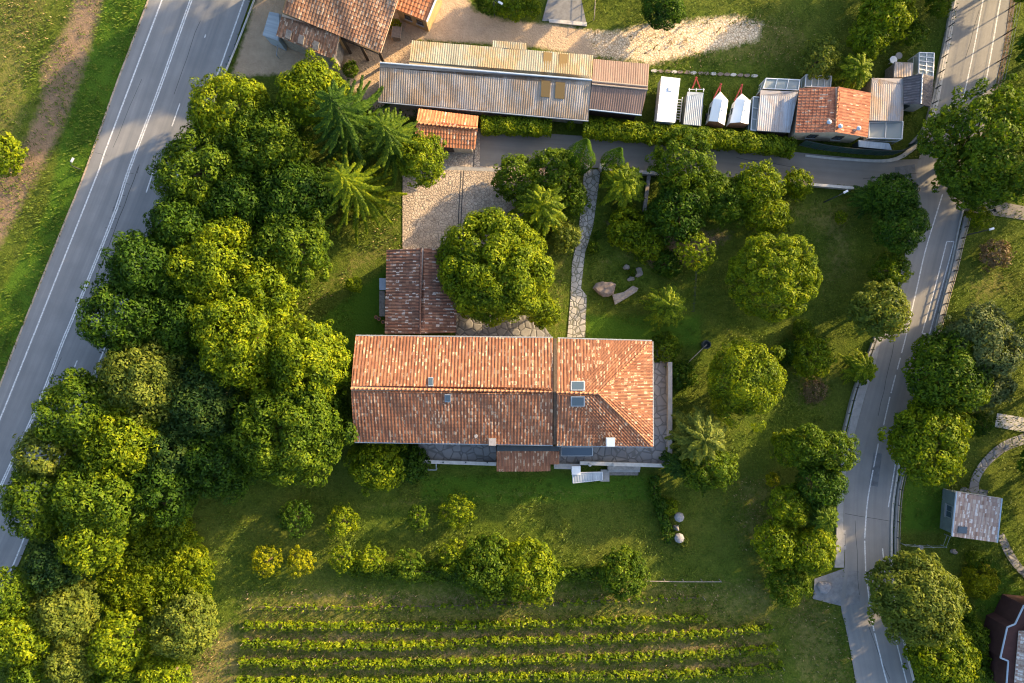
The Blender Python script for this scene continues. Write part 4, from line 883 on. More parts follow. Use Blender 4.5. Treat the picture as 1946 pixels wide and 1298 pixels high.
fence('timber_fence', 'dark rail fence along the east edge of the lower road beside the lawn', [(1722, 870), (1707, 930), (1702, 1000), (1702, 1060), (1707, 1110)], 1.1, 9, (.4, 1.0), ('metal_dark', 'wood_grey'), .06, .045, base=.35)
fence('wire_fence', 'thin metal fence beside the pavement on the west side of the lower road', [(1662, 640), (1643, 690), (1622, 743), (1603, 815), (1592, 860)], 1.1, 10, (.5, 1.05), ('metal_dark', 'metal_grey'), .05, .03, base=.25)
fence('wire_fence', 'thin wire fence crossing the garden lawn between small trees', [(1320, 516), (1318, 555), (1315, 592)], 1.1, 6, (.5, 1.0), ('metal_dark', 'metal_dark'), .04, .015)
fence('wire_fence', 'thin wire fence across the lawn south west of the checkered roofed pavilion', [(1712, 1032), (1750, 1035), (1792, 1034), (1795, 1015)], 1.2, 5, (.5, 1.1), ('metal_grey', 'metal_grey'), .05, .02)
fence('wire_fence', 'single rail fence in the grass at the east end of the vineyard beds', [(1226, 1100), (1300, 1101), (1367, 1101)], .9, 5, (.85,), ('wood_grey', 'wood_grey'), .06, .06)
fence('wire_fence', 'grey fence line in the grass beside the concrete drive at the top', [(1131, -30), (1130, 0), (1128, 38)], 1.2, 4, (.6, 1.1), ('wood_grey', 'wood_grey'), .06, .03)
WL = Thing('garden_wall', 'low white topped wall between the lane and the garden near the junction', 'wall', tuple(P(1584, 352)))
m = MB(); wallseg(m, 1480, 345, 1622, 357, .28, 0, .8); WL.mb('wall', m, 'stone_wall'); m = MB(); wallseg(m, 1479, 345, 1623, 357, .32, .8, .9); WL.mb('coping', m, 'concrete_pale')
WL = Thing('retaining_wall', 'grey low garden wall hidden behind the cypresses along the lane', 'wall', tuple(P(1200, 322)))
m = MB(); wallseg(m, 1142, 322, 1262, 330, .3, 0, 1.0); WL.mb('wall', m, 'stone_wall'); m = MB(); wallseg(m, 1141, 322, 1263, 330, .4, 1.0, 1.1); WL.mb('coping', m, 'concrete')
for x, y, lb in ((1113, 322, 'stone gate pillar at the north end of the garden path, west of the opening'), (1141, 322, 'stone gate pillar at the north end of the garden path, east of the opening')):
    c = P(x, y); G = Thing('gate_pillar', lb, 'pillar', tuple(c)); G.mb('shaft', MB().box((c.x, c.y, .8), (.45, .45, 1.6)), 'stone_wall'); G.mb('cap', MB().box((c.x, c.y, 1.65), (.6, .6, .1)), 'concrete')
PW = Thing('path_edging', 'long low stone edging wall in the shade between the shrubs near the lane', 'wall', tuple(P(1230, 360)))
m = MB(); wallseg(m, 1234, 330, 1225, 400, .35, -.05, .7); PW.mb('wall', m, 'stone_wall'); m = MB(); wallseg(m, 1234, 330, 1225, 400, .42, .7, .76); PW.mb('coping', m, 'wood_grey')
def lamp(px, py, hgt, tx, ty, label, arm=True):
    b = P(px, py); T_ = Thing('street_lamp', label, 'street lamp', tuple(b)); top = Vector((b.x, b.y, hgt)); e = P(tx, ty, hgt+.1)
    T_.mb('pole', MB().tube([b, top*1.0-Vector((0, 0, .5)), top.lerp(e, .3)], [.09, .06, .05], 8), 'metal_dark'); T_.mb('arm', MB().tube([top.lerp(e, .3), e], .045, 6), 'metal_dark')
    d = (e-top); d.z = 0; d = d.normalized() if d.length > .01 else Vector((1, 0, 0)); rz = math.atan2(d.y, d.x)
    hd = T_.mb('lamp_head', MB().box(tuple(e+d*.2+Vector((0, 0, .03))), (.55, .24, .10), rz).box(tuple(e+d*.2+Vector((0, 0, .09))), (.38, .16, .04), rz), 'metal_pale'); T_.mb('lens', MB().box(tuple(e+d*.25-Vector((0, 0, .05))), (.5, .25, .04), rz), 'glass_sky', parent=hd)
lamp(1835, 447, 3.9, 1881, 436, 'street lamp with a pale head standing beside the timber fence below the side road')
lamp(1566, 384, 3.6, 1604, 366, 'street lamp on the garden lawn near the end of the white topped wall')
lamp(153, 322, 2.0, 136, 307, 'short street lamp in the grass verge west of the highway')
lamp(940, 30, 4.0, 948, 4, 'lamp post among the shrubs at the top edge')
c = P(1880, 402); PB = Thing('post_box', 'small dark box on a post in the grass by the side road junction', 'post box', tuple(c)); PB.mb('post', MB().tube([c, c+Vector((0, 0, 1.2))], .05, 6), 'metal_dark'); PB.mb('box', MB().box((c.x, c.y, 1.35), (.55, .4, .4), .4), 'metal_dark'); PB.mb('lid', MB().box((c.x+.05, c.y, 1.58), (.6, .45, .05), .4), 'wood_pale')
# leaning wooden pole with black ring
a, b = P(1306, 690), P(1343, 655, .9); HP = Thing('garden_hoop', 'pale pole leaning on a round black drum on the lawn east of the house', 'garden tool', tuple(a))
HP.mb('pole', MB().tube([a+Vector((0, 0, .1)), b], .055, 6), 'wood_pale'); HP.mb('drum', MB().lathe((b.x, b.y, 0), [(.45, 0), (.55, .5), (.5, .95), (.42, .95), (.40, .3)], 14), 'metal_dark')
# grey stone mushrooms
for x, y, lb in ((1292, 984, 'grey round capped stone ornament in the shrubs, the northern of the two'), (1292, 1024, 'grey round capped stone ornament beside a pale shrub, the southern of the two')):
    c = P(x, y, 1.2); T_ = Thing('stone_ornament', lb, 'garden ornament', (c.x, c.y, 0), 'stone ornaments on the lawn'); T_.mb('base', MB().lathe((c.x, c.y, 0), [(.35, 0), (.22, .3), (.18, .9)], 10), 'rock')
    T_.mb('cap', MB().lathe((c.x, c.y, .85), [(.45, 0), (.60, .06), (.55, .25), (.35, .42), (.08, .5)], 8), 'lichen_stone')
c = P(1287, 1005, .6); T_ = Thing('stone_ornament', 'slim grey upright stone standing between the two round capped ornaments', 'garden ornament', (c.x, c.y, 0)); T_.mb('stone', MB().lathe((c.x, c.y, 0), [(.22, 0), (.28, .3), (.15, .7), (.12, 1.1), (.04, 1.3)], 8), 'lichen_stone'); T_.mb('plinth', MB().box((c.x, c.y, .04), (.6, .6, .12)), 'rock')
# rocks in the garden
def rock(px, py, sx, sy, sz, rz, mat, name, label, seed, group=None):
    c = P(px, py); rr = np.random.default_rng(seed); V = []; F = []; n, k = 7, 12
    ph = rr.uniform(0, 6, 8)
    for i in range(n+1):
        th = math.pi*i/n*.62
        for j in range(k):
            a = 2*math.pi*j/k; d = 1+.16*math.sin(2*a+ph[0])+.12*math.sin(3*a+ph[1]+th)+.08*math.sin(5*a+ph[2])+rr.uniform(-.05, .05)
            x, y, z = math.sin(th)*math.cos(a)*d*sx*1.05, math.sin(th)*math.sin(a)*d*sy*1.05, (min(math.cos(th)+.02*i, .80+.06*math.sin(a*2+ph[3]))-math.cos(math.pi*.62))*sz*.75
            V.append((c.x+x*math.cos(rz)-y*math.sin(rz), c.y+x*math.sin(rz)+y*math.cos(rz), z-.08))
    for i in range(n):
        for j in range(k): F.append([i*k+j, (i+1)*k+j, (i+1)*k+(j+1) % k, i*k+(j+1) % k])
    o = mesh(name, V, F, mat, (c.x, c.y, 0)); o.location = (c.x, c.y, 0); props(o, label, 'rock', group); return o
rock(1149, 549, 1.15, .95, .9, .4, 'rock_pink', 'boulder', 'broad brown boulder beside the long grey slab in the garden', 1)
rock(1190, 508, .35, .35, .6, 0, 'rock', 'boulder', 'small round grey rock at the edge of the garden rockery', 2)
rock(1199, 530, .4, .3, .3, 0, 'rock', 'boulder', 'lowest flat grey rock of the garden rockery', 3)
rock(1213, 518, .6, .5, .25, .5, 'rock', 'boulder', 'wide flat rock on the east side of the garden rockery', 4)
m = MB(); pts_ = [tuple(P(x, y, .5)[:2]) for x, y in ((1164, 560), (1185, 555), (1203, 543), (1213, 548), (1210, 554), (1190, 567), (1169, 579))]; m.prism(pts_, 0, .55); c = P(1188, 562)
o = mesh('stone_bench', m.V, m.F, 'wood_grey', (c.x, c.y, 0)); o.location = (c.x, c.y, 0); props(o, 'long grey tapered stone slab lying beside the brown boulder', 'stone bench')
rock(1812, 1048, .4, .3, .35, 0, 'rock', 'boulder', 'grey rock in the bed south of the checkered roofed pavilion', 6); rock(1750, 1040, .3, .25, .3, 0, 'lichen_stone', 'boulder', 'small pale rock by the wire fence near the lower road', 7)
rock(1566, 1116, .7, .8, .5, .3, 'lichen_stone', 'boulder', 'pale stone heap on the concrete apron beside the lower road', 8)
# benches / slabs left of the wing
BN = Thing('garden_table', 'long grey slab table against the west wall of the north wing', 'table', tuple(P(727, 565)))
m = MB(); a = P(727, 540, .75); m.box((a.x, a.y, .75), (.75, 1.4, .08)); BN.mb('table_top', m, 'metal_grey'); m = MB(); b = P(726, 577, .5); m.box((b.x, b.y, .5), (.65, 3.0, .1)); BN.mb('bench_top', m, 'wood_grey')
for y in (533, 547, 560, 594): q = P(726, y, .5); BN.mb('leg', MB().box((q.x, q.y, .22), (.5, .1, .5)), 'wood_grey')
for i, (x, y) in enumerate(((716, 603), (721, 606), (729, 612))):
    c = P(x, y); T_ = Thing('flower_pot', ['small terracotta pot furthest from the wall by the north wing corner', 'middle terracotta pot of three by the corner of the north wing', 'terracotta pot closest to the farmhouse wall by the north wing corner'][i], 'pot', tuple(c), 'pots by the north wing')
    T_.mb('pot', MB().lathe((c.x, c.y, 0), [(.12, 0), (.2, .35), (.23, .36), (.23, .42), (.17, .42), (.16, .3)], 10), 'tile_plain'); T_.mb('soil', MB().lathe((c.x, c.y, .3), [(.15, 0), (.15, .04)], 10), 'soil')
# small garden posts at the terraces
# ------------------------------------------------------------------ vegetation
def unit(v): return v/(np.linalg.norm(v, axis=1)[:, None]+1e-9)
def leaves(Cn, N, L, Wd, rg, jit=.5, along=None):
    n = len(Cn); N = unit(N+rg.normal(0, jit, (n, 3))); N[:, 2] = np.abs(N[:, 2])*.9+.02 if jit < .9 else N[:, 2]; N = unit(N)
    a = rg.normal(0, 1, (n, 3)) if along is None else along+rg.normal(0, .35, (n, 3))
    t_ = unit(a-N*np.sum(a*N, 1)[:, None]); b = np.cross(N, t_); L = (L*rg.uniform(.6, 1.35, n))[:, None]; w = (Wd*rg.uniform(.6, 1.3, n))[:, None]
    V = np.stack([Cn-t_*L/2, Cn+b*w/2+t_*L*.08+N*w*.12, Cn+t_*L/2, Cn-b*w/2+t_*L*.08+N*w*.12], 1); return V.reshape(-1, 3)
def quads(V): n = len(V)//4; return np.arange(4*n).reshape(n, 4)
def sph(n, rg):
    v = rg.normal(0, 1, (n, 3)); return unit(v)
def crown_round(c, r, rz, rg, L, dens=1.0, gap=.0, lump=.33, jit=.45, nl=None, ay=1.0, wb=.06):
    lump = lump*.68; nl = nl or int(30+r*20); i = np.arange(nl)+.5; ph = np.arccos(1-1.45*i/nl); th = math.pi*(1+5**.5)*i+rg.uniform(0, 6)
    D = np.stack([np.cos(th)*np.sin(ph), np.sin(th)*np.sin(ph), np.cos(ph)], 1); D = unit(D+rg.normal(0, .16, D.shape))
    wob = 1+wb*np.sin(2*np.arctan2(D[:, 1], D[:, 0])+rg.uniform(0, 6))+.7*wb*np.sin(3*np.arctan2(D[:, 1], D[:, 0])+rg.uniform(0, 6))
    rl = r*rg.uniform(lump*.6, lump*1.25, nl); k = (rg.uniform(.80, 1.08, nl)*wob*(r-rl*.75)/r)[:, None]
    if wb > .03 and r > 1.2:
        no = max(4, int(nl*.16)); ao = rg.uniform(0, 6.283, no); eo = rg.uniform(-.35, .45, no); Do = np.stack([np.cos(ao)*np.cos(eo), np.sin(ao)*np.cos(eo), np.sin(eo)], 1)
        D = np.vstack([D, Do]); rl = np.r_[rl, r*lump*rg.uniform(.35, .7, no)]; k = np.vstack([k, rg.uniform(.98, 1.14, no)[:, None]])
    if gap: keep = rg.uniform(0, 1, len(rl)) > gap; D, rl, k = D[keep], rl[keep], k[keep]
    sc = np.array([r, r*ay, rz]); CL = c+D*k*sc; out = []
    for q, rr, dd in zip(CL, rl, D):
        n = int(dens*4*math.pi*rr*rr*1.5/(L*L*.5)*.50)+4; d = sph(n*2, rg); d = d[(d@dd > -.35)][:n]; f = rg.uniform(.72, 1.08, len(d))**.6
        out.append(leaves(q+d*rr*f[:, None]*np.array([1, 1, .8]), d*.9+dd*.15, L, L*.5, rg, jit*.8))
    n = int(dens*r*r*14/(L*1.7)**2*.55); d = sph(n, rg); d[:, 2] = np.abs(d[:, 2])*1.2-.3; f = rg.uniform(.25, .80, n)**.7
    out.append(leaves(c+d*f[:, None]*sc, d+np.array([0, 0, .4]), L*1.7, L*1.1, rg, .5)); return np.vstack(out), CL
def crown_star(c, r, h, z0, rg, L, nb=58, droop=.5, dens=1.0):
    L = L*.85
    out = []; tips = []
    for i in range(nb):
        a = i*2.39996+rg.uniform(-.15, .15); f = (i+.5)/nb; zt = h-(h-z0)*.65*f; ln = r*(.40+.68*math.sqrt(f))*rg.uniform(.82, 1.08)
        s = np.linspace(.06, 1, max(6, int(ln/(L*.26)*dens))); aa = a+rg.uniform(-.4, .4)*s; dx, dy = np.cos(aa), np.sin(aa); d = np.stack([dx, dy, np.zeros(len(s))], 1); side = np.stack([-dy, dx, np.zeros(len(s))], 1); up = .45*(1-f)
        pz = zt+ln*(up*s-droop*s**2.2*(.4+f)); pts = np.stack([c[0]+dx*ln*s, c[1]+dy*ln*s, pz], 1)
        for k in (-1, 1, 0, -1, 1):
            w = (.05+.11*np.sin(np.pi*np.clip(s, .05, .95))*min(ln, 3))[:, None]
            out.append(leaves(pts+side*k*w*rg.uniform(.4, 1.1, (len(s), 1))+rg.normal(0, .03, pts.shape), d*.3+side*k*.4+np.array([0, 0, 1.]), L*.9, L*.40, rg, .2, d*.9+side*k*.8))
        tips.append(pts[-1])
    n = int(r*r*8); d = sph(n, rg); out.append(leaves(np.array([c[0], c[1], (h+z0)/2-.1*h])+d*np.array([r*.6, r*.6, (h-z0)*.3])*rg.uniform(.2, 1, (n, 1)), d, L*1.2, L*.8, rg, .6))
    return np.vstack(out), np.array(tips)
def crown_spruce(c, r, h, rg, L, levels=8):
    L = L*.72
    out = []; tips = []
    for k in range(levels):
        f = (k+.5)/levels; z = h*(1-.80*f); ln = r*f**.7; nb = int(8+3*f)
        for j in range(nb):
            a = 6.283*j/nb+k*.37+rg.uniform(-.13, .13); l2 = ln*rg.uniform(.75, 1.12)+.4; s = np.linspace(.02, 1, max(6, int(l2/(L*.22)))); bend = rg.uniform(-.25, .25)
            aa = a+bend*s; dx, dy = np.cos(aa), np.sin(aa); d = np.stack([dx, dy, np.zeros(len(s))], 1); side = np.stack([-dy, dx, np.zeros(len(s))], 1)
            pz = z-l2*(.16*s+.30*s**2)+.18*l2*s**4; pts = np.stack([c[0]+dx*l2*s, c[1]+dy*l2*s, pz], 1)
            for kk in (-1, 1, 0, 1, -1):
                w = (.05+.09*np.sin(np.pi*np.clip(s*.9+.1, 0, 1))*min(l2, 3.5)/2)[:, None]; al = d*.9+side*kk*.8
                out.append(leaves(pts+side*kk*w*rg.uniform(.4, 1.0, (len(s), 1)), d*.15+side*kk*.35+np.array([0, 0, 1.]), L*.8, L*.34, rg, .15, al))
            tips.append(pts[-1])
    n = int(r*r*9); a = rg.uniform(0, 6.283, n); q = rg.uniform(0, 1, n)**.5*r*.6; out.append(leaves(np.stack([c[0]+np.cos(a)*q, c[1]+np.sin(a)*q, h*(.75-.6*q/r/.6)*rg.uniform(.4, .9, n)], 1), np.tile([0, 0, 1.], (n, 1)), L*1.3, L*.8, rg, .5))
    return np.vstack(out), np.array(tips)
def crown_cone(c, r, h, rg, L):
    L = L*.8; n = int(math.pi*r*h*75*(.28/L)**2*.6); t_ = rg.uniform(0, 1, n)**1.25; a = rg.uniform(0, 6.283, n)
    rad = r*np.minimum(1, .62+2.2*t_)*np.clip(1-t_, 0, 1)**.75*(1+.08*np.sin(3*a+t_*7))*rg.uniform(.9, 1.03, n); z = .2+t_*(h-.2)
    pts = np.stack([c[0]+np.cos(a)*rad, c[1]+np.sin(a)*rad, z], 1); N = np.stack([np.cos(a), np.sin(a), np.full(n, .45)], 1); al = np.tile([0, 0, 1.], (n, 1))+N*.2
    return leaves(pts, N, L, L*.5, rg, .15, al), pts[::max(1, n//12)]

NTREE = [0]
def tree(px, py, rpx, h, style, mat, name, label, L=None, dens=1.0, gap=0., lump=.33, cat='tree', group=None, ay=None, rzf=.85, **kw):
    NTREE[0] += 1; rg = np.random.default_rng(100+NTREE[0]*7)
    r0 = rpx/S; shrub = h < 2.6
    rz = min(r0*rzf, h*(.62 if shrub else .46)); zc = h-rz; zz = zc+rz*.35; r = r0*(H-zz)/H*1.02; q = P(px, py, zz); c = np.array([q.x, q.y, zc])
    L = (L or (.27 if r < 1.6 else .36 if r < 3 else .43))*(.9 if style == 'round' else 1)
    if ay is None: ay = rg.uniform(.88, 1.12) if rpx > 40 and style == 'round' else 1.0
    T_ = Thing(name, label, cat, (q.x, q.y, 0), group)
    if style == 'round': V, tips = crown_round(c, r, rz, rg, L, dens, gap, lump, ay=ay, **kw)
    elif style == 'star': V, tips = crown_star(c, r, h, h*.3, rg, L, **kw)
    elif style == 'spruce': q = P(px, py, h*.55); T_.o.location = (q.x, q.y, 0); T_.loc = np.array([q.x, q.y, 0]); c = np.array([q.x, q.y, 0]); V, tips = crown_spruce(c, r0*(H-h*.4)/H, h, rg, L)
    elif style == 'cone': q = P(px, py, h*.45); T_.o.location = (q.x, q.y, 0); T_.loc = np.array([q.x, q.y, 0]); c = np.array([q.x, q.y, 0]); V, tips = crown_cone(c, r0, h, rg, L)
    V[:, 2] = np.maximum(V[:, 2], .02)
    T_.add('foliage' if shrub else 'crown', V, quads(V), mat)
    m = MB(); tr = max(.04, min(.32, h*.026)); top = h*(.95 if style in ('spruce', 'cone') else .78); lean = rg.uniform(-.1, .1, 2)
    axis_ = [Vector((c[0], c[1], -.1)), Vector((c[0]+lean[0], c[1]+lean[1], h*.35)), Vector((c[0], c[1], top))]; m.tube(axis_, [tr*1.25, tr*.85, tr*.25], 7)
    if style in ('round', 'star'):
        sel = tips[rg.permutation(len(tips))[:min(len(tips), 9 if h > 3 else 5)]]
        for q_ in sel:
            z0 = min(max(h*.25, q_[2]*.55), top); s0 = Vector((c[0]+lean[0]*.5, c[1]+lean[1]*.5, z0)); e = Vector(q_); md = s0.lerp(e, .5)+Vector((0, 0, -.08*h*.3)); m.tube([s0, md, s0.lerp(e, .93)], [tr*.5, tr*.3, tr*.1], 5)
    T_.mb('stem' if shrub else 'trunk', m, 'bark', True); return T_
def hedge(label, pts, wpx, h, mat, name='hedge', L=.34, dens=1.0, group=None):
    NTREE[0] += 1; rg = np.random.default_rng(900+NTREE[0]); w_, s = spline([P(x, y, h)[:2] for x, y in pts], 60); length = s[-1]; wd = wpx/S
    n = int(length*(wd+2*h)*26*dens*(.34/L)**2); u = rg.uniform(0, 1, n)*59; i = u.astype(int).clip(0, 58); f = (u-i)[:, None]; c = w_[i]*(1-f)+w_[i+1]*f; tg = w_[i+1]-w_[i]; tg /= np.linalg.norm(tg, axis=1)[:, None]; nr = np.stack([-tg[:, 1], tg[:, 0]], 1)
    ph = rg.uniform(-.15, 1.15, n)*math.pi; uu = u/59*length; wq = 1. if h < 2 else .45; wob = 1+wq*(.22*np.sin(uu*1.7+rg.uniform(0, 6))*np.sin(uu*.6)+.13*np.sin(uu*4.1)+.1*np.sin(uu*2.9+ph*3))
    lat = np.cos(ph); ver = np.sin(ph); sq = (np.abs(lat)**4+np.abs(ver)**4)**-.25; lat2 = lat*sq*wd/2*wob*rg.uniform(.75, 1.04, n); z = (h*.52+ver*sq*h*.48*(.92+.12*np.sin(uu*2.3+1))*rg.uniform(.85, 1.04, n))
    if name == 'vine_row':
        kp = (np.sin(uu*2.9+np.sin(uu*.7)*3)+.6*np.sin(uu*7.3)+rg.uniform(-.5, 1.6, n)) > -.35; nr, lat, lat2, z, ver, c, uu = nr[kp], lat[kp], lat2[kp]*(1+.35*np.sin(uu[kp]*5.1)), z[kp], ver[kp], c[kp], uu[kp]; n = len(z)
    V = leaves(np.stack([c[:, 0]+nr[:, 0]*lat2, c[:, 1]+nr[:, 1]*lat2, np.maximum(z, .05)], 1), np.stack([nr[:, 0]*lat, nr[:, 1]*lat, ver+.2], 1), L, L*.55, rg, .5)
    n2 = n//3; V2 = leaves(np.stack([c[:n2, 0]+nr[:n2, 0]*lat2[:n2]*.6, c[:n2, 1]+nr[:n2, 1]*lat2[:n2]*.6, np.maximum(z[:n2]*.7, .05)], 1), np.tile([0, 0, 1.], (n2, 1)), L*1.7, L, rg, .6)
    cc = w_[30]; T_ = Thing(name, label, 'hedge' if name == 'hedge' else name.replace('_', ' '), (cc[0], cc[1], 0), group); VV = np.vstack([V, V2]); VV[:, 2] = np.maximum(VV[:, 2], .02); T_.add('foliage', VV, quads(VV), mat)
    m = MB()
    m.tube([(q[0], q[1], h*.3) for q in w_[1:-1:3]], .05, 5)
    for k in range(2, 59, max(1, int(60/length*1.2))): q = w_[k]; m.tube([(q[0], q[1], -.05), (q[0]+.05, q[1], h*.7)], [.06, .03], 5)
    T_.mb('stem', m, 'bark'); return T_


WOOD = 'trees of the wood along the highway'

B_, M_, K_, TL, PA, GY_, GO, BR = 'leaf_bright', 'leaf_mid', 'leaf_dark', 'leaf_teal', 'leaf_pale', 'leaf_grey', 'leaf_gold', 'leaf_brown'
wood = [
 (430, 208, 74, 9, 'round', B_, 'yellow green loose crowned tree at the north tip of the wood beside the guardrail', dict(gap=.18)),
 (588, 172, 62, 9, 'round', B_, 'bright green tree of the wood just south of the large barn', {}),
 (500, 265, 75, 9, 'round', M_, 'mid green tree between the north tip of the wood and the tallest spruce', {}),
 (375, 320, 80, 9, 'round', M_, 'loose mid green tree hanging over the highway south of the north tip of the wood', dict(gap=.15)),
 (800, 300, 46, 8, 'round', B_, 'bright bushy tree reaching over the courtyard beside the orange tiled shed', {}),
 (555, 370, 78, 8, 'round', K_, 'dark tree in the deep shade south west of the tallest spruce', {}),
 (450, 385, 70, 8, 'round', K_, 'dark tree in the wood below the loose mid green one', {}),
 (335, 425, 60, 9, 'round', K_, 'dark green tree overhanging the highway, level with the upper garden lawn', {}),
 (545, 465, 72, 9, 'round', M_, 'mid green tree bordering the sunlit strip of lawn west of the courtyard', {}),
 (405, 505, 92, 10, 'round', B_, 'wide yellow green crown in the middle of the wood, west of the north wing', {}),
 (500, 540, 66, 9, 'round', B_, 'yellow green tree at the lawn edge directly west of the small round bush', {}),
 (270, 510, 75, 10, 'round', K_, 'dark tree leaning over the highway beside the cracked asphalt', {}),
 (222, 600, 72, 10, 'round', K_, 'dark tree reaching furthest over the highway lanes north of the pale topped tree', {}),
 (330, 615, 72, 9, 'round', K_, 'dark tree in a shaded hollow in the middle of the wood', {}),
 (445, 640, 92, 11, 'round', B_, 'large sunlit tree in the wood directly west of the dense rounded one', {}),
 (582, 690, 76, 11, 'round', B_, 'dense rounded sunlit tree nearest the west gable of the farmhouse', dict(dens=1.15)),
 (265, 725, 82, 10, 'round', PA, 'pale yellow topped tree in the wood beside the highway dashes', {}),
 (385, 755, 80, 9, 'round', TL, 'blue green tree in the hollow south of the large sunlit tree', {}),
 (545, 815, 112, 11, 'round', M_, 'very wide rounded olive tree south west of the farmhouse corner', dict(dens=1.1, lump=.27)),
 (140, 785, 74, 10, 'round', M_, 'olive tree hanging over the centre line of the highway', {}),
 (225, 845, 72, 10, 'round', B_, 'tree with a bright yellow patch of leaves in the lower part of the wood', {}),
 (75, 865, 55, 9, 'round', PA, 'thin greyish tree whose twigs cross the double centre line of the highway', dict(gap=.25)),
 (325, 850, 70, 8, 'round', TL, 'blue green tree in the lower wood between two olive ones', {}),
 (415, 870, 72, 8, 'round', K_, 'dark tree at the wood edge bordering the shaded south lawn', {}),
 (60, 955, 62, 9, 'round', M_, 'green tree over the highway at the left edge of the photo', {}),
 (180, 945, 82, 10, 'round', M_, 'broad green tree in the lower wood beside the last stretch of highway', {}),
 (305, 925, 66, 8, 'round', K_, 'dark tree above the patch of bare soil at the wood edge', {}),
 (165, 1030, 60, 9, 'round', B_, 'yellow tufted tree at the southern end of the dense wood', {}),
 (95, 1075, 52, 8, 'round', TL, 'blue green tree beside the end of the visible highway', {}),
 (110, 1165, 60, 7, 'round', PA, 'pale speckled tree in the bottom left thicket', {}),
 (10, 1130, 42, 8, 'round', M_, 'tree cut by the left edge just below the highway', {}),
 (28, 1215, 58, 8, 'round', B_, 'yellow tree cut by the left edge near the bottom corner', {}),
 (218, 1232, 56, 7, 'round', B_, 'yellow speckled round tree in the middle of the bottom left thicket', {}),
 (343, 1200, 58, 7, 'round', PA, 'pale olive round tree beside the dry path west of the vines', {}),
 (125, 1270, 44, 7, 'round', PA, 'pale tree at the bottom edge between two yellow ones', {}),
 (50, 1300, 46, 7, 'round', M_, 'green tree in the very bottom left corner', {}),
 (305, 1300, 48, 6, 'round', B_, 'yellow green tree cut by the bottom edge next to the dry path', {}),
 (215, 1315, 50, 6, 'round', M_, 'green tree peeping over the bottom edge below the yellow speckled one', {}),
]
for px, py, r, h, st_, mt, lb, kw in wood: tree(px, py, r, h, st_, mt, 'broadleaf_tree', lb, group=WOOD, **kw)
tree(655, 222, 108, 15, 'spruce', K_, 'spruce_tree', 'tallest spruce with long radiating arms at the top of the wood', L=.62)
tree(742, 262, 80, 13, 'spruce', M_, 'spruce_tree', 'narrow spruce between the tallest one and the orange tiled shed', L=.58)
tree(668, 352, 92, 12, 'spruce', B_, 'spruce_tree', 'yellow green drooping spruce at the lawn corner west of the courtyard', L=.58)
thick = [(315, 1015, 48, 'northern'), (255, 1065, 55, 'western'), (345, 1075, 52, 'eastern, by the lawn'), (290, 1115, 55, 'central'), (225, 1125, 48, 'lower western'), (355, 1130, 40, 'lower eastern')]
for x, y, r, w_ in thick: tree(x, y, r*1.1, 1.5, 'round', B_, 'bush', 'low dense bright green bush of the thicket, the %s one' % w_, L=.34, lump=.25, rzf=.5, cat='bush', group='low bushes of the bottom left thicket')

